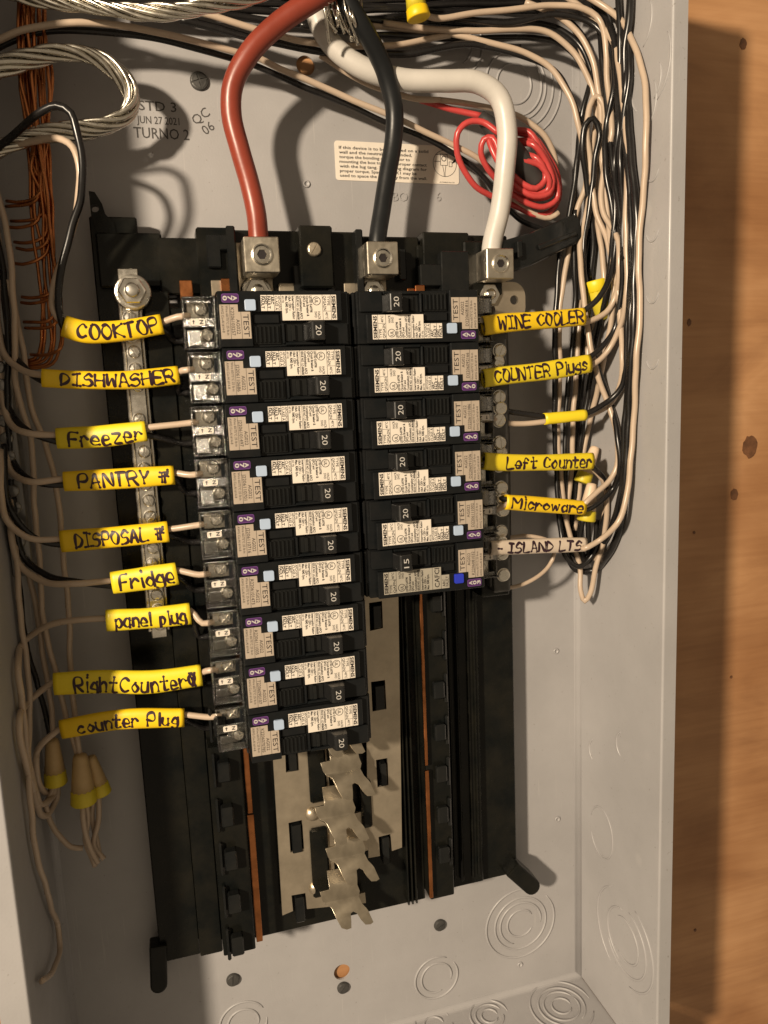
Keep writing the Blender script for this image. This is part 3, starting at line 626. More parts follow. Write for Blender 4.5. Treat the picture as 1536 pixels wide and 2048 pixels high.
def breaker(x, z, flip, serial, label, cafci=0):
    r = bpy.data.objects.new('circuit_breaker', None); COL.objects.link(r); r.empty_display_size = .01
    r.location = W((x + random.uniform(-.35, .35), random.uniform(-.3, .3), z)); r.rotation_euler = (random.uniform(-.006, .006), (math.pi if flip else 0) + random.uniform(-.003, .003), random.uniform(-.008, .008))
    tag(r, label, 'breaker', 'circuit breakers snapped on the base')
    link('body', BODY, r); link('vent_grille', VENT, r); link('switch_track', SLOT, r)
    h = link('switch_handle', HAND, r); link('rating_number', NUM['15' if cafci else '20'], h)
    link('test_button', BTN[cafci], r)
    l = link('rating_label', LAB[cafci], r); link('label_lettering', LET[cafci], l)
    t = link('test_label', TST, r); link('test_lettering', testlet_mesh(serial), t)
    b = link('code_badge', BADGE[cafci][0], r); link('badge_face', BADGE[cafci][1], b); link('badge_lettering', BADGE[cafci][2], b)
    for n, me in TERM:
        o = link(n, me, r)
        if n == 'neutral_mark': link('mark_lettering', NLET, o)
    return r
LROWS = [('K2206103257', 'cooktop'), ('J2206110686', 'dishwasher'), ('J2206101497', 'freezer'), ('J2206110701', 'pantry'), ('J2206110716', 'disposal'), ('R2206101473', 'fridge'), ('R2206111005', 'panel plug'), ('T2206090107', 'right counter'), ('K2206070785', 'counter plug')]
for i, (sn, nm) in enumerate(LROWS): breaker(0, -PI * i, False, sn, 'black 20 amp breaker wired through the %s sleeve' % nm)
RROWS = [('D2206081816', 'wine cooler'), ('D2206092166', 'counter plugs'), ('D2206101086', 'short unreadable'), ('D2206091036', 'left counter'), ('D2206111002', 'microwave')]
for i, (sn, nm) in enumerate(RROWS): breaker(98.1, -11.9 - PI * i, True, sn, 'black 20 amp breaker wired through the %s sleeve' % nm)
breaker(98.1, -11.9 - PI * 5, True, 'K2206081032', 'black 15 amp breaker with deep blue button beside the white island sleeve', 1)

# ================================================================ WIRES
WR = 1.62
def PW(px, py, y, m=3.0):            # a wire stays inside the enclosure: along its line of sight, no further than the side walls
    for _ in range(60):
        q = P(px, py, y)
        if XL + m <= q.x <= XR - m or y < -45: return q
        y -= 2
    return q
def path(pts, step=2.6): return smooth_path([p if isinstance(p, Vector) else PW(*p) for p in pts], step)
def wire(pts, mt, label, group=None, r=WR, name='insulated_wire', cat='wire', seg=8, step=2.6):
    g = G(); pp = path(pts, step); a_, b_, c_ = [random.uniform(0, 6.28) for _ in range(3)]; d = 0
    for i in range(1, len(pp) - 1):
        d += (pp[i] - pp[i - 1]).length; e = .38 * min(1, i / 8, (len(pp) - 1 - i) / 8)
        pp[i] = pp[i] + Vector((e * math.sin(d * .11 + a_) + e * .4 * math.sin(d * .31 + b_), 0, e * math.sin(d * .13 + c_)))
    g.tube(pp, r, seg); return single(g, name, mt, label, cat, group)
def Lt(i, x, z, y): return Vector((x, y, z - PI * i))
def Rt(i, x, z, y): return Vector((98.1 - x, y, -11.9 - z - PI * i))

# ---- handwriting
FONT = {'A': '02 28 52|14 44', 'C': '57 38 17 05 13 32 53', 'D': '02 08 37 55 33 02', 'E': '58 08 02 52|05 45', 'F': '58 18 02|05 45', 'H': '08 02|58 52|05 55', 'I': '28 22|08 48|02 42', 'K': '08 02|58 05 52', 'L': '08 02 52', 'M': '02 08 35 68 62', 'N': '02 08 52 58', 'O': '28 06 04 22 42 54 56 38 18', 'P': '02 08 48 56 45 05', 'R': '02 08 48 56 45 05|25 52', 'S': '57 38 17 06 15 45 53 32 02', 'T': '08 58|28 22', 'W': '08 12 36 52 68', 'Y': '08 25 58|25 22', 'U': '08 03 22 43 48',
        'a': '45 26 04 22 43|46 42', 'c': '45 26 04 22 43', 'd': '45 26 04 22 43|48 42', 'e': '04 44 36 16 04 12 42', 'f': '47 28 17 12|05 35', 'g': '45 26 04 23 43|46 41 20 01', 'h': '08 02|05 26 45 42', 'i': '16 12|18 19', 'l': '18 12', 'n': '06 02|05 26 45 42', 'o': '26 04 22 44 26', 'p': '06 00|05 26 44 22 03', 'r': '06 02|04 26 45', 's': '45 26 05 43 22 03', 't': '28 22 42|06 46', 'u': '06 03 22 43|46 42', 'v': '06 22 46', 'w': '06 12 25 42 56', 'z': '06 46 02 42', 'm': '06 02|05 26 32|35 56 62',
        '#': '07 57|17 12|37 32|58 46 05|05 55', '@': '28 06 04 22 44 46 28|18 42|48 22|36 33', '.': '22 32', '-': '05 35'}
def strokes(s):
    out = []; x = 0
    for ch in s:
        if ch == ' ': x += 4.5; continue
        wd = 0
        for st in FONT[ch].split('|'):
            q = [(int(t[0]), int(t[1])) for t in st.split()]; wd = max(wd, max(p[0] for p in q))
            out.append([(x + p[0] + random.uniform(-.35, .35), p[1] + random.uniform(-.35, .35)) for p in q])
        x += wd + 2.0 + random.uniform(-.3, .3)
    return out, x - 2
def sleeve(pts, half, writing, label, mt='yellow', thick=2.9, wmar=(.10, .93), vspan=.62, lift=0.0, tilt=0.0, wscale=1.0):
    cl = path(pts, 1.6); n = len(cl); L = [0]
    for i in range(1, n): L.append(L[-1] + (cl[i] - cl[i - 1]).length)
    tot = L[-1]; front = Vector((0, -1, tilt)).normalized()
    def at(u):
        d = max(0, min(1, u)) * tot; i = 0
        while i < n - 2 and L[i + 1] < d: i += 1
        t = (d - L[i]) / max(1e-6, L[i + 1] - L[i]); p = cl[i].lerp(cl[i + 1], t); q = (cl[min(n - 1, i + 2)] - cl[max(0, i - 1)]).normalized()
        up = front.cross(q).normalized(); up = up if up.z > 0 else -up
        return p, up, q
    def wob(u): return 1 + .035 * math.sin(u * 5 + len(label)) + .012 * math.sin(u * 13 + half)
    def surf(u, k, e=0):
        p, up, q = at(u); h = half * wob(u); c = math.sqrt(max(0, 1 - k * k)) ** .8
        return p + up * (k * h) + front * (thick * c + e)
    r = thing('wire_sleeve', cl[n // 2] + Vector((0, 0, -half)), label, 'sleeve', 'handwritten sleeves on the branch wires')
    g = G(); ns = max(8, int(tot / 2)); seg = 20; v = []; f = []
    for inner in (0, 1):
        for i in range(ns + 1):
            u = i / ns; p, up, q = at(u); h = half * wob(u) * (1 - .08 * inner); th = thick * (1 - .2 * inner)
            if i in (0, ns): p = p + q * (random.uniform(-.2, .2))
            for k in range(seg):
                a = 2 * math.pi * k / seg; ca, sa = math.cos(a), math.sin(a)
                v.append(p + up * (h * sa) + front * (th * math.copysign(abs(ca) ** .8, ca)))
    o2 = (ns + 1) * seg
    for i in range(ns):
        for k in range(seg):
            k2 = (k + 1) % seg; f.append((i * seg + k, i * seg + k2, (i + 1) * seg + k2, (i + 1) * seg + k)); f.append((o2 + i * seg + k, o2 + (i + 1) * seg + k, o2 + (i + 1) * seg + k2, o2 + i * seg + k2))
    for i in (0, ns):
        for k in range(seg):
            k2 = (k + 1) % seg; f.append((i * seg + k, i * seg + k2, o2 + i * seg + k2, o2 + i * seg + k))
    g.add(v, f, True); part(g, 'tube', mt, r)
    if writing:
        st, wd = strokes(writing); g = G(); u0, u1 = wmar; pen = 1.3 * wscale / half
        for s in st:
            q = smooth_path([Vector((a, b, 0)) for a, b in s], .5) if len(s) > 2 else [Vector((s[0][0] + (s[-1][0] - s[0][0]) * i / 6, s[0][1] + (s[-1][1] - s[0][1]) * i / 6, 0)) for i in range(7)]
            m = []
            for p in q: m.append((u0 + (u1 - u0) * p.x / wd, ((p.y - 5) / 3) * vspan + lift))
            vv = []; ff = []; K = len(m)
            for i in range(K):
                a = m[max(0, i - 1)]; b = m[min(K - 1, i + 1)]; du = (b[0] - a[0]) * tot; dk = (b[1] - a[1]) * half; ln = math.hypot(du, dk) or 1
                w_ = pen * half * .5 * (.8 + .35 * math.sin(i * .33 + m[0][0] * 40)); nu, nk = -dk / ln * w_ / tot, du / ln * w_ / half
                for sgn in (-1, 0, 1): vv.append(surf(m[i][0] + nu * sgn, max(-.97, min(.97, m[i][1] + nk * sgn)), .16))
            for i in range(K - 1):
                for c in (0, 1): ff.append((i * 3 + c, i * 3 + c + 1, i * 3 + c + 4, i * 3 + c + 3))
            g.add(vv, ff)
            for e in (0, K - 1):                    # round pen ends
                cu, ck = m[e]; fan = [surf(cu, ck, .17)]
                for a in range(10): t = 2 * math.pi * a / 10; fan.append(surf(cu + math.cos(t) * pen * half * .5 / tot, max(-.97, min(.97, ck + math.sin(t) * pen * .5)), .165))
                g.add(fan, [(0, a + 1, (a + 1) % 10 + 1) for a in range(10)])
        part(g, 'handwriting', 'marker', r)
    return cl

# ---- left side: each branch wire leaves its sleeve for the breaker terminals
LS = [  # sleeve centre line, half height, text, shade, incoming white path
    ('cooktop', [(128, 652, 30.0), (170, 664, 29.7), (240, 662, 29.3), (325, 648, 29.0)], 5.0, 'COOKTOP', 'yellow', [(-60, 322, 48), (0, 298, 44), (60, 282, 38), (112, 276, 30), (146, 296, 26), (161, 345, 25), (158, 400, 28), (140, 470, 34), (116, 545, 36), (106, 590, 34), (110, 622, 30)]),
    ('dishwasher', [(84, 756, 30.0), (160, 760, 29.7), (260, 760, 29.3), (358, 750, 29.0)], 4.4, 'DISHWASHER', 'yellow', [(-6, 560, 50), (-4, 640, 50), (10, 708, 46), (42, 738, 38)]),
    ('freezer', [(113, 877, 38.0), (200, 873, 33.5), (292, 862, 29.0)], 5.2, 'Freezer', 'lemon', [(0, 700, 50), (2, 780, 50), (16, 838, 46), (55, 866, 36)]),
    ('pantry', [(127, 963, 38.0), (230, 958, 33.5), (348, 950, 29.0)], 5.0, 'PANTRY #', 'yellow', [(6, 800, 50), (8, 880, 50), (20, 940, 46), (62, 965, 36)]),
    ('disposal', [(122, 1083, 38.0), (230, 1074, 33.5), (337, 1063, 29.0)], 5.4, 'DISPOSAL #', 'yellow', [(0, 900, 50), (2, 980, 50), (16, 1040, 46), (58, 1078, 36)]),
    ('fridge', [(223, 1166, 35.0), (290, 1157, 32.0), (354, 1147, 29.0)], 5.9, 'Fridge', 'lemon', [(20, 1000, 50), (22, 1070, 50), (38, 1125, 46), (90, 1163, 38), (150, 1169, 30)]),
    ('panel plug', [(212, 1241, 35.0), (300, 1236, 32.0), (381, 1227, 29.0)], 5.6, 'panel plug', 'lemon', [(112, 1556, 48), (108, 1590, 51), (84, 1610, 56), (64, 1560, 60), (48, 1440, 60), (36, 1340, 54), (52, 1278, 48), (100, 1250, 42), (150, 1242, 38)]),
    ('right counter', [(108, 1368, 38.0), (200, 1363, 35.0), (300, 1364, 32.0), (403, 1350, 29.0)], 6.0, 'RightCounter@', 'lemon', [(114, 1556, 49), (112, 1600, 54), (92, 1630, 60), (66, 1580, 62), (44, 1490, 60), (40, 1440, 54), (62, 1398, 46)]),
    ('counter plug', [(122, 1459, 38.0), (240, 1439, 33.5), (368, 1435, 29.0)], 5.2, 'counter Plug', 'yellow', [(110, 1556, 49), (100, 1584, 54), (80, 1572, 58), (70, 1530, 52), (73, 1505, 46), (88, 1482, 38)]),
]
for i, (nm, cl, half, wr_, mt, inc) in enumerate(LS):
    scale = .92 if i != 6 else .95
    scl = sleeve(cl, half, wr_, '%s sleeve on a branch wire handwritten %s' % ('yellow orange' if mt == 'yellow' else 'lemon yellow', wr_.replace('#', '').replace('@', '').replace('RightC', 'Right C').strip()), mt, lift=(-.12 if i in (2, 7) else .0), wmar=(.14, .95) if i not in (5, 6) else (.12, .93))
    mid = [q + Vector((0, .9, 0)) for q in scl[1:-1:4]] + [scl[-1] + Vector((0, .9, 0))]; dn = Vector((0, 0, 1.1))
    pts = [PW(*q) for q in inc] + [m + dn for m in mid] + [Lt(i, -32, -2.0, 26.2), Lt(i, -26, -1.6, 25.2)]
    wire(pts, 'white_wire', 'white insulated wire threaded through the %s sleeve into its breaker' % nm, 'branch wires in the sleeves')
    off = [Vector((-1.5, 5, 1.5)) for q in inc]
    pts = [PW(*q) + Vector((1.5, 3.2, 2.2 if k < len(inc) - 1 else 0)) for k, q in enumerate(inc)] + [m - dn * 1.6 + Vector((0, .6, 0)) for m in mid] + [Lt(i, -34, -12.4, 37), Lt(i, -27, -12.0, 36)]
    if i > 5: pts = [m - dn * 1.6 + Vector((0, .6, 0)) for m in mid] + pts[-2:]
    if i: wire(pts, 'black_wire', 'black insulated wire threaded through the %s sleeve into its breaker' % nm, 'branch wires in the sleeves')
wire([(-60, 330, 46), (-20, 306, 42), (20, 276, 36), (50, 246, 28), (78, 226, 22), (113, 213, 18), (143, 228, 16), (158, 272, 16), (166, 330, 18), (161, 392, 22), (142, 460, 27), (126, 530, 30), (117, 590, 30), (120, 632, 28), P(128, 652, 30) + Vector((0, 2, -2)), P(240, 664, 29) + Vector((0, 2, -2)), P(325, 650, 29) + Vector((0, 2, -2)), Lt(0, -34, -12.4, 37), Lt(0, -27, -12.0, 36)], 'black_wire', 'black insulated wire arching over the copper wires into the cooktop sleeve', 'branch wires in the sleeves', 1.75)

# ---- right side sleeves
RS = [
    ('wine cooler', [(966, 652, 15), (1010, 646, 17), (1090, 640, 19), (1168, 633, 21)], 4.9, 'WINE COOLER', 'yellow', [(1170, 621, 22), (1199, 594, 20), (1217, 562, 20), (1226, 524, 22), (1230, 480, 22), (1226, 420, 24), (1210, 330, 26), (1212, 250, 28), (1228, 180, 30), (1222, 110, 30), (1190, 50, 34), (1120, 30, 40), (1000, 45, 46), (860, 30, 50)], [(1170, 644, 24), (1211, 626, 24), (1232, 591, 24), (1239, 540, 25), (1238, 490, 26), (1222, 455, 28), (1207, 430, 30), (1203, 396, 32), (1210, 330, 34), (1222, 270, 34), (1216, 170, 32), (1208, 66, 30), (1190, 30, 32), (1157, 13, 34), (1113, 12, 38), (980, 22, 42), (880, 37, 44), (842, 28, 44)]),
    ('counter plugs', [(966, 757, 15), (1010, 751, 17), (1090, 742, 19), (1179, 727, 22)], 5.0, 'COUNTER Plugs', 'lemon', [(1182, 713, 22), (1200, 700, 22), (1226, 667, 22), (1240, 597, 22), (1246, 509, 22), (1246, 420, 24), (1240, 330, 26), (1248, 240, 26), (1258, 150, 24), (1256, 60, 24), (1262, -20, 28)], [(1182, 730, 24), (1211, 706, 23), (1241, 656, 23), (1252, 597, 23), (1253, 512, 23), (1253, 400, 24), (1254, 300, 24), (1249, 217, 24), (1240, 150, 26), (1224, 82, 28), (1195, 40, 34), (1130, -8, 40)]),
    ('short unreadable', [(1088, 838, 24), (1130, 834, 22), (1170, 830, 21)], 3.2, None, 'lemon', [(1170, 828, 21), (1217, 803, 20), (1240, 776, 20), (1251, 729, 20), (1255, 656, 20), (1259, 568, 20), (1262, 450, 22), (1256, 350, 24), (1246, 250, 24), (1252, 160, 24), (1246, 80, 28), (1230, 20, 34)], [(1170, 835, 24), (1212, 812, 26), (1236, 780, 27), (1246, 729, 27), (1240, 640, 28), (1232, 560, 30), (1215, 480, 32), (1190, 420, 36), (1184, 330, 38), (1190, 210, 40), (1163, 125, 42), (1133, 90, 44), (1087, 63, 46), (1023, 57, 48), (947, 63, 50), (767, 47, 54)]),
    ('left counter', [(966, 922, 15), (1010, 925, 17), (1100, 925, 19), (1184, 922, 22)], 4.7, 'Left Counter', 'lemon', [(1184, 930, 22), (1206, 958, 26), (1212, 1000, 30), (1204, 1060, 36), (1186, 1110, 38), (1156, 1134, 40), (1130, 1110, 42), (1122, 1060, 46), (1113, 960, 50), (1110, 860, 50), (1109, 744, 48), (1112, 627, 46), (1119, 510, 46), (1140, 425, 44), (1152, 330, 42), (1160, 250, 42), (1140, 190, 44), (1105, 140, 46), (1050, 112, 48), (950, 90, 52)], [(1184, 934, 25), (1200, 952, 26), (1212, 975, 28), (1214, 1030, 30), (1204, 1090, 34), (1190, 1140, 36), (1182, 1187, 38), (1170, 1202, 40), (1161, 1178, 42), (1160, 1140, 44), (1140, 1070, 48), (1130, 1020, 50), (1117, 900, 50), (1118, 800, 50), (1119, 714, 48), (1122, 597, 46), (1136, 505, 46), (1155, 420, 44), (1170, 370, 42), (1166, 300, 40), (1147, 210, 40), (1127, 170, 42), (1097, 133, 44), (1063, 113, 46), (1013, 93, 48), (930, 74, 52), (840, 62, 56), (740, 50, 57)]),
    ('microwave', [(1010, 1004, 19), (1090, 1010, 20), (1168, 1016, 21)], 4.3, 'Microware', 'yellow', [(1170, 1020, 22), (1200, 1005, 24), (1226, 975, 26), (1240, 930, 28), (1232, 850, 30), (1214, 790, 32), (1196, 735, 34), (1182, 680, 36), (1172, 600, 38), (1168, 500, 40), (1180, 400, 38), (1192, 310, 34), (1200, 262, 32), (1188, 236, 32), (1170, 250, 34), (1164, 300, 36), (1176, 380, 40), (1186, 470, 42), (1180, 560, 46)], [(1170, 1007, 20), (1194, 985, 20), (1220, 961, 20), (1235, 929, 21), (1236, 890, 22), (1227, 846, 24), (1212, 796, 26), (1195, 744, 28), (1180, 691, 30), (1172, 640, 32), (1165, 560, 36), (1160, 480, 40), (1178, 400, 40), (1182, 333, 38), (1173, 267, 36), (1178, 213, 36), (1193, 193, 36), (1207, 210, 38), (1210, 260, 40), (1200, 330, 42)]),
    ('island', [(980, 1096, 15), (1030, 1094, 17), (1100, 1091, 19), (1170, 1089, 21)], 4.2, '- ISLAND LTS', 'cream_sleeve', None, [(1170, 1097, 15), (1199, 1082, 14), (1232, 1049, 4), (1252, 996, 4), (1261, 938, 4), (1267, 832, 4), (1274, 714, 4), (1279, 626, 4), (1278, 560, 4), (1280, 467, 4), (1286, 383, 5), (1292, 300, 6), (1293, 213, 6), (1287, 160, 7), (1270, 93, 19), (1243, 43, 22), (1187, 0, 27), (1120, -40, 32)]),
]
for i, (nm, cl, half, wr_, mt, bl, wh) in enumerate(RS):
    scl = sleeve(cl, half, wr_, {'yellow': 'yellow sleeve beside the screw bar handwritten ', 'lemon': 'yellow sleeve beside the screw bar handwritten ', 'cream_sleeve': 'white sleeve with purple handwriting reading '}[mt] + (wr_.strip('- ') if wr_ else '') if wr_ else 'short blank yellow sleeve pinched on a black and white wire pair', mt, wmar=((.14, .96), (.09, .95), (.1, .9), (.20, .97), (.07, .95), (.06, .93))[i], thick=2.8)
    mid = [q + Vector((0, .9, 0)) for q in scl[1:-1:4]][::-1]; dn = Vector((0, 0, 1.2))
    if wh: wire([PW(*q) for q in wh[::-1]] + [m - dn for m in mid][::1] + ([P(1020, 848, 28)] if i == 2 else []) + [Rt(i, -31, -4.4, 22), Rt(i, -26, -4, 24)], 'white_wire', 'white insulated wire threaded through the %s sleeve into its breaker' % nm, 'branch wires in the sleeves')
    if bl: wire([PW(*q) for q in bl[::-1]] + [m + dn * 1.2 + Vector((0, .6, 0)) for m in mid] + ([P(1020, 824, 28)] if i == 2 else []) + [Rt(i, -33, -12, 24), Rt(i, -27, -12, 25)], 'black_wire', 'black insulated wire threaded through the %s sleeve into its breaker' % nm, 'branch wires in the sleeves')
    else: wire([m + dn * 1.2 + Vector((0, .6, 0)) for m in mid] + [Rt(i, -33, -12, 24), Rt(i, -27, -12, 25)], 'black_wire', 'short black wire hidden in the white island sleeve')
wire([(990, 1177, 36), (1030, 1173, 36), (1070, 1158, 36), (1098, 1132, 38), (1107, 1108, 38), (1098, 1082, 40), (1060, 1072, 42), (1010, 1078, 44), (985, 1084, 42)], 'white_wire', 'thin white pigtail looping from the last bar screw under the island sleeve', None, 1.25, 'pigtail_wire')

# ---- service cables
def cable(pts, r, mt, label): g = G(); g.tube(path(pts, 3), r, 20); return single(g, 'service_cable', mt, label, 'cable', 'thick service cables')
l0, l1, l2 = lugs
cable([l0 + Vector((0, 9, -3)), l0 + Vector((0, 9, 10)), (513, 430, 38), (500, 370, 38), (480, 300, 37), (463, 230, 36), (466, 170, 34), (500, 105, 30), (560, 45, 26), (640, -8, 22), (720, -60, 20)], 5.0, 'red_cable', 'thick red service cable bent down into the first lug')
cable([l1 + Vector((0, 9, -3)), l1 + Vector((0, 9, 10)), (764, 420, 41), (775, 350, 42), (787, 280, 42), (788, 215, 40), (768, 140, 36), (735, 70, 30), (698, 10, 26), (660, -60, 26)], 4.7, 'black_cable', 'thick black service cable bent down into the middle lug')
cable([l2 + Vector((-1, 9, -3)), l2 + Vector((-1, 9, 10)), (1000, 420, 38), (1010, 340, 34), (1014, 260, 32), (998, 195, 32), (955, 165, 33), (890, 162, 36), (810, 160, 40), (730, 138, 42), (672, 98, 44), (640, 50, 44), (625, -20, 46)], 5.4, 'white_cable', 'thick white service cable curving into the third lug')
# ---- bare stranded cables
def stranded(pts, R, label, n=7, pitch=64, name='bare_stranded_cable', mt='alu', fray=0):
    cl = path(pts, 2.2); fr = frames(cl); r = thing(name, cl[len(cl) // 2] - Vector((0, 0, R)), label, 'cable', 'bare stranded cables')
    s = R * math.sin(math.pi / (n)) / (1 + math.sin(math.pi / n)); rr = R - s
    for k in range(n):
        pts2 = []; d = 0
        for i, (p, a, b) in enumerate(fr):
            if i: d += (p - fr[i - 1][0]).length
            t = 2 * math.pi * (k / n + d / pitch); q = rr * (1 + .22 * math.sin(d * .07 + k * 2.1)); pts2.append(p + a * (q * math.cos(t)) + b * (q * math.sin(t)))
        g = G(); g.tube(pts2, s * (.88 + .08 * (k % 2)), 7); part(g, 'strand', mt, r)
    return r
stranded([(-60, 190, 40), (-10, 140, 38), (70, 116, 38), (150, 106, 40), (210, 126, 42), (256, 172, 44), (264, 205, 45), (246, 236, 45), (196, 256, 44), (120, 264, 42), (50, 278, 42), (-30, 310, 44)], 4.3, 'bare twisted metal cable doubling back in a loop above the copper wires')
stranded([(-40, -30, 40), (90, -2, 34), (180, 12, 30), (270, 24, 26), (350, 22, 22), (440, 8, 20), (540, -20, 22)], 3.7, 'bare twisted metal cable running straight behind the red cable')
# loose shiny strands between the service cables
fr_ = thing('frayed_strands', P(680, 60, 26), 'loose shiny metal strands fraying out between the red and black cables', 'strands')
for k in range(16):
    a = P(640 + k * 5.5, -20, 22 + (k % 4) * 3); b = P(655 + k * 4.6 + random.uniform(-8, 8), 25 + random.uniform(0, 20), 22 + random.uniform(0, 12)); c = P(668 + k * 4.4 + random.uniform(-16, 20), 60 + random.uniform(-8, 34), 26 + random.uniform(0, 14))
    g = G(); g.tube(smooth_path([a, b, c], 2), random.uniform(.5, 1.0), 6); part(g, 'strand', 'alu', fr_)
# ---- bare copper grounds and their bar on the shaded side
gb = thing('ground_bar', P(45, 1150, 52), 'dark metal ground bar with screws taking the bare copper wires', 'ground bar')
a0 = P(24, 380, 52); a1 = P(52, 1150, 52)
g = G(); d = (a1 - a0); xx = a1.x - 1; g.box(xx - 5, xx + 5, 50, 60, a1.z, a0.z); part(g, 'bar', 'steel_dark', gb, bevel=.6)
for k in range(22):
    z = a0.z - 5 - k * 8.6
    if z < a1.z + 3: break
    g = G(); g.lathe((xx, 50, z), [(3.2, 0), (3.2, -1.2), (2.8, -1.6)], 16, False); g.sector_head((xx, 48.4, z), 2.8, .5, 2, .4, k * 1.1); part(g, 'screw', 'steel_dark', gb)
cend = [398, 409, 438, 449, 480, 492, 522, 590, 601, 640, 652, 705]
for k, ye in enumerate(cend):
    x0 = 34 + random.uniform(0, 62); j = lambda a=4: random.uniform(-a, a); yy = 46 + j(5)
    xm = 62 + (ye - 300) * .13 + j(14)
    pts = [(x0 + j(), -40, yy), (x0 + j(6), 70, yy), (x0 + 6 + j(6), 170, yy + j(3)), (x0 * .6 + 40 + j(5), 280, yy + j(3)), (x0 * .3 + xm * .75 + j(5), 280 + (ye - 300) * .55, yy - 2), (xm + 8 + j(3), ye - 30 + j(6), 43 + j(2)), (xm + 2, ye - 9, 42 + j(2)), (xm - 14, ye + 2 + j(2), 43), (xm - 40, ye + 6 + j(3), 46), (xm - 60, ye + 4, 50)]
    wire(pts, 'copper', 'bare copper ground wire turning into the dark ground bar', 'bare copper ground wires', .8, 'copper_wire', 'wire', 7)
for k in range(5):
    x0 = 46 + k * 9; j = lambda a=5: random.uniform(-a, a)
    wire([(x0 + j(), -40, 52), (x0 + j(), 100, 50 + j(3)), (x0 + 10 + j(), 260, 47 + j(3)), (x0 + 18 + j(), 400, 44 + j(3)), (x0 + 28 + j(), 520, 45 + j(2)), (x0 + 34 + j(), 620, 48), (x0 + 36 + j(), 690 + j(), 52), (x0 + 24, 716 + k * 3, 54), (20, 722 + k * 4, 57)], 'copper', 'bare copper ground wire turning into the dark ground bar', 'bare copper ground wires', .8, 'copper_wire', 'wire', 7)

# ---- neutral and black wires on the shaded side
def wl(pts, mt, r=1.45, lab=None): wire(pts, mt, lab or '%s insulated wire running down the shaded side of the enclosure' % mt.split('_')[0], None if lab else '%s wires on the shaded side' % mt.split('_')[0], r)
wl([(-30, 300, 52), (2, 420, 46), (22, 510, 42), (28, 620, 42), (32, 760, 46), (60, 880, 50), (68, 980, 50), (90, 1250, 52), (122, 1390, 50), (152, 1500, 47), (160, 1530, 46)], 'white_wire')
wl([(14, 560, 50), (44, 680, 50), (58, 800, 52), (96, 900, 52), (120, 1040, 52), (138, 1250, 50), (147, 1420, 48), (158, 1500, 46), (166, 1530, 46)], 'white_wire')
wl([(-6, 460, 54), (10, 600, 54), (26, 740, 55), (30, 900, 56), (50, 1100, 56), (86, 1300, 55), (104, 1440, 52), (107, 1490, 50)], 'white_wire')
wl([(-40, 380, 52), (4, 520, 50), (14, 640, 48), (16, 800, 48), (20, 960, 50), (34, 1140, 52), (60, 1320, 56), (92, 1430, 54), (106, 1494, 49)], 'black_wire')
wl([(20, 900, 60), (34, 1150, 62), (52, 1320, 60), (60, 1440, 56), (56, 1560, 54), (64, 1640, 52), (75, 1712, 50), (98, 1800, 48), (117, 1856, 47), (118, 1900, 48), (104, 1944, 52), (84, 1962, 58)], 'white_wire', lab='white wire bowing out below the wire nuts in the shaded corner')
def wire_nut(px0, py0, px1, py1, y, r, m1, m2, label, flip=False):
    a = P(px0, py0, y); b = P(px1, py1, y); ax = b - a; Ln = ax.length; t = ax.normalized(); u = t.cross(Vector((0, 1, 0))).normalized(); v_ = t.cross(u)
    rt = thing('wire_nut', b, label, 'wire nut', 'twist-on wire nuts')
    def lath(prof, rib):
        g = G(); seg = 24; vs = []; f = []
        for i in range(seg):
            an = 2 * math.pi * i / seg
            for rr, h in prof:
                q = rr * (1 + (rib if i % 2 else 0)); vs.append(a + t * (h * Ln) + u * (q * math.cos(an)) + v_ * (q * math.sin(an)))
        k = len(prof)
        for i in range(seg):
            j = (i + 1) % seg
            for q in range(k - 1): f.append((i * k + q, j * k + q, j * k + q + 1, i * k + q + 1))
        f.append(tuple(i * k for i in range(seg))); f.append(tuple(i * k + k - 1 for i in range(seg))[::-1]); g.add(vs, f, True); return g
    part(lath([(r * .25, 0), (r * .48, .02), (r * .56, .08), (r * .74, .45), (r * .86, .72)], .07), 'cap', m1, rt)
    part(lath([(r * .84, .70), (r * .97, .74), (r, .86), (r * 1.05, .97), (r * .95, 1.0), (r * .6, .98)], .0), 'skirt', m2, rt)
wire_nut(104, 1478, 112, 1568, 48, 5.6, 'nut_tan', 'nut_yellow', 'tan wire nut with yellow skirt beside the counter plug wires, hanging alone')
wire_nut(160, 1508, 168, 1606, 44, 6.4, 'nut_tan', 'nut_yellow', 'largest tan wire nut with yellow skirt above the dangling white tails')
wire_nut(180, 1512, 204, 1588, 50, 5.0, 'nut_tan', 'nut_yellow', 'tan wire nut tucked behind the largest tan wire nut')
wl([(165, 1600, 44), (166, 1640, 42), (178, 1690, 42), (196, 1726, 42)], 'white_wire'); wl([(172, 1600, 45), (176, 1640, 46), (172, 1680, 46), (190, 1732, 46)], 'white_wire')
wl([(196, 1584, 50), (198, 1640, 50), (188, 1690, 48), (208, 1718, 46)], 'white_wire'); wl([(190, 1584, 51), (184, 1630, 52), (194, 1680, 52), (200, 1715, 50)], 'white_wire')
wl([(90, 1608, 52), (100, 1640, 48), (120, 1672, 46), (142, 1694, 45), (166, 1696, 45)], 'white_wire', 1.5, lab='thin white wire hooking towards the dangling tails under the wire nuts')
wl([(110, 1566, 48), (100, 1590, 50), (90, 1612, 52)], 'white_wire', 1.5, lab='short white tail leaving the skirt of the lone tan wire nut')
wire_nut(1191, 893, 1164, 966, 40, 4.9, 'nut_cream', 'nut_yellow', 'cream wire nut with yellow skirt behind the left counter sleeve')
wire_nut(1184, 966, 1172, 1042, 30, 5.3, 'nut_cream', 'nut_yellow', 'cream wire nut with yellow skirt behind the microware sleeve')
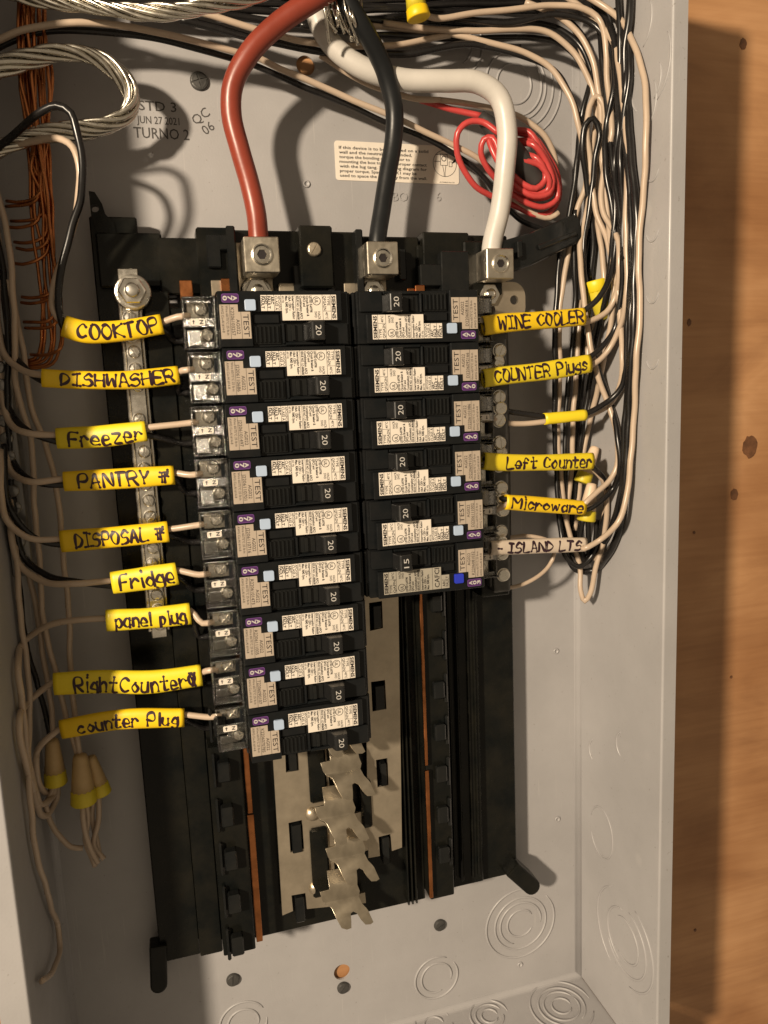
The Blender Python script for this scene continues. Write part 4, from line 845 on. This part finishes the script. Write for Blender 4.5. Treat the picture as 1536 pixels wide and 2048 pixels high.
wire_nut(1206, 640, 1190, 560, 38, 6.2, 'nut_yellow', 'lemon', 'yellow wire nut behind the wires above the wine cooler sleeve')
wire_nut(822, -40, 838, 38, 36, 5.8, 'nut_yellow', 'yellow', 'yellow wire nut at the top among the black wires')

# ---- bundle on the lit side and across the top
def wb(pts, mt, r=WR, lab=None): wire(pts, mt, lab or '%s insulated wire in the bundle along the lit side wall' % mt.split('_')[0], None if lab else '%s wires in the lit bundle' % mt.split('_')[0], r)
def wt(pts, mt, r=WR, lab=None): wire(pts, mt, lab or '%s insulated wire crossing behind the service cables' % mt.split('_')[0], None if lab else '%s wires crossing the top' % mt.split('_')[0], r)
wt([(-60, 110, 46), (0, 80, 42), (60, 56, 40), (130, 46, 38), (220, 50, 38), (320, 64, 38), (420, 92, 40), (480, 106, 42), (515, 114, 44), (573, 143, 46), (677, 187, 48), (770, 227, 48), (840, 258, 48), (912, 293, 48), (963, 322, 48), (993, 350, 50), (1020, 393, 52), (1067, 428, 50), (1100, 436, 48), (1118, 425, 46)], 'white_wire', lab='long white wire crossing from the copper wires down past the notice sticker')
wt([(-60, 122, 50), (60, 70, 46), (200, 62, 44), (330, 82, 46), (470, 118, 50), (573, 158, 52), (677, 203, 54), (770, 243, 54), (880, 292, 54), (950, 336, 54), (1000, 400, 56), (1040, 438, 56), (1090, 460, 56)], 'black_wire', lab='long black wire lying under the white wire across the notice sticker')
wt([(380, 20, 46), (433, 33, 46), (513, 60, 46), (583, 78, 48), (640, 86, 50), (717, 94, 50), (800, 88, 52), (900, 70, 54)], 'white_wire', lab='white wire crossing directly behind the red and black service cables')
wt([(360, 40, 52), (433, 56, 52), (513, 78, 52), (600, 96, 54), (717, 108, 54), (800, 108, 54), (930, 90, 52), (1040, 96, 50)], 'black_wire', 1.9)
wt([(880, 200, 50), (973, 213, 48), (1020, 226, 46), (1052, 242, 44), (1087, 270, 44), (1106, 304, 46), (1114, 340, 48)], 'white_wire', lab='white wire arching over the red wire coil beside the round knockout')
wt([(640, 110, 56), (740, 170, 54), (820, 196, 52), (880, 200, 50)], 'white_wire', lab='white wire passing under the white service cable towards the red coil')
for k, y in enumerate((14, 40, 70)):
    wt([(560 + 20 * k, y - 20, 54), (700, y - 6, 55), (830, y + 4, 56), (960, y + 8, 56), (1060, y + 4, 54), (1120, y + 18, 50), (1165, y + 60, 46), (1190, y + 130, 44), (1196, y + 230, 44), (1186, y + 340, 46), (1182 - 6 * k, y + 480, 50), (1176 - 8 * k, y + 640, 54), (1160 - 6 * k, y + 800, 56), (1150 - 4 * k, y + 960, 56), (1156, 1120, 54)], 'black_wire', 1.6)
for k in range(3): wt([(200, -14 + 12 * k, 52), (420, -4 + 16 * k, 54), (600, 10 + 18 * k, 56), (780, 0 + 18 * k, 56), (960, -12 + 18 * k, 54), (1080, -8 + 14 * k, 50)], 'black_wire', 1.8)
wb([(1262, -30, 26), (1258, 40, 24), (1250, 110, 23), (1252, 190, 23), (1258, 260, 22), (1266, 340, 22), (1272, 430, 22), (1270, 540, 22), (1266, 660, 22), (1260, 780, 24), (1254, 880, 28), (1250, 980, 32), (1240, 1050, 36), (1216, 1110, 40), (1188, 1140, 44), (1150, 1138, 48), (1128, 1090, 52)], 'black_wire', 2.0)
wb([(1236, -20, 34), (1240, 70, 30), (1238, 160, 28), (1246, 260, 27), (1258, 360, 26), (1264, 470, 26), (1262, 600, 26), (1258, 720, 26), (1250, 840, 28), (1246, 930, 32), (1236, 1010, 38), (1210, 1080, 44), (1170, 1120, 50), (1140, 1100, 54), (1128, 1040, 56)], 'black_wire')
wb([(1180, -20, 42), (1200, 60, 38), (1206, 150, 36), (1216, 240, 34), (1226, 340, 32), (1230, 430, 32), (1222, 520, 34), (1206, 610, 38), (1190, 700, 42), (1176, 780, 46), (1160, 900, 50), (1150, 1000, 54), (1152, 1100, 54)], 'black_wire')
wb([(1050, 4, 48), (1130, 40, 42), (1178, 100, 38), (1198, 200, 36), (1206, 330, 36), (1216, 440, 36), (1228, 540, 36), (1222, 640, 40), (1204, 740, 46), (1180, 840, 50), (1160, 960, 52), (1150, 1060, 54)], 'white_wire')
wb([(1158, 600, 50), (1158, 656, 50), (1153, 729, 50), (1148, 817, 51), (1144, 919, 52), (1136, 1010, 53), (1136, 1060, 54), (1144, 1090, 55)], 'white_wire')
wb([(1150, 60, 50), (1186, 180, 46), (1196, 300, 46), (1190, 420, 44), (1204, 500, 44), (1208, 580, 44), (1186, 640, 48), (1176, 690, 50), (1182, 760, 54)], 'white_wire')
wb([(1150, 420, 44), (1148, 520, 46), (1150, 600, 48), (1146, 690, 50), (1135, 773, 51), (1132, 861, 52), (1130, 930, 52), (1128, 1030, 52), (1136, 1090, 50), (1160, 1120, 46), (1186, 1096, 42), (1194, 1040, 42)], 'black_wire')
wb([(1206, 960, 34), (1214, 1000, 34), (1206, 1040, 36), (1196, 1090, 38), (1190, 1120, 40)], 'white_wire', 1.5, lab='short white tail curling below the left counter sleeve')
wb([(1176, 1036, 36), (1176, 1070, 38), (1180, 1110, 42), (1196, 1080, 44)], 'black_wire')
wb([(1166, 1036, 38), (1160, 1080, 42), (1172, 1126, 44), (1190, 1104, 46)], 'black_wire')
wb([(1130, -50, 46), (1190, 5, 38), (1224, 70, 32), (1236, 170, 31), (1236, 260, 32), (1228, 330, 32), (1240, 420, 30), (1250, 520, 28)], 'black_wire', 1.9)
wb([(1190, 130, 42), (1172, 200, 42), (1160, 250, 44), (1154, 320, 46), (1148, 400, 46), (1140, 440, 48)], 'black_wire')
# ---- red pair coil with its black sheath
g = G(); g.tube(path([(962, 232, 44), (990, 262, 42), (1030, 310, 42), (1080, 372, 44)], 3), [4.6, 5.2] + [5.4] * 40, 16) if False else None
pp = path([(960, 232, 45), (990, 262, 43), (1030, 310, 42), (1078, 368, 44)], 3)
g = G(); g.tube(pp, [3.2 + 3.2 * min(1, i / 4) for i in range(len(pp))], 16); single(g, 'cable_sheath', 'sheath', 'black sheath of the red wire pair behind the white service cable', 'sheath')
def wr(pts): wire(pts, 'red_wire', 'red insulated wire coiled around the black sheath', 'coiled red wires', 1.7)
wr([(840, 200, 54), (880, 212, 52), (920, 222, 50), (963, 232, 46)])
wr([(1000, 268, 36), (965, 244, 40), (935, 246, 42), (913, 268, 44), (912, 295, 46), (923, 330, 48), (953, 373, 50), (990, 397, 52), (1030, 412, 52), (1070, 428, 50), (1100, 424, 48), (1117, 400, 46), (1118, 360, 44), (1095, 312, 42), (1067, 275, 40), (1030, 264, 46)])
wr([(1000, 310, 36), (985, 276, 38), (968, 280, 40), (963, 305, 42), (975, 335, 44), (1000, 362, 46), (1040, 388, 46), (1075, 398, 44), (1102, 388, 42), (1104, 355, 40), (1088, 320, 38), (1064, 285, 38), (1034, 282, 46)])
wr([(1040, 308, 44), (1074, 316, 36), (1090, 340, 36), (1090, 362, 37), (1072, 378, 38), (1048, 370, 40), (1020, 345, 42)])
wr([(1028, 288, 46), (1066, 290, 36), (1090, 322, 36), (1106, 362, 37), (1098, 386, 38), (1068, 392, 40), (1040, 378, 42), (1010, 352, 44)])
wr([(975, 272, 40), (985, 300, 38), (1000, 330, 37), (1012, 350, 38)])
wr([(1016, 262, 46), (1058, 264, 40), (1084, 300, 38), (1108, 350, 39), (1112, 400, 41), (1086, 414, 43), (1046, 400, 45), (1010, 376, 47), (985, 350, 48)])
wr([(1000, 290, 40), (1040, 320, 38), (1078, 330, 36), (1098, 360, 36), (1094, 380, 38), (1060, 386, 41), (1020, 366, 44)])
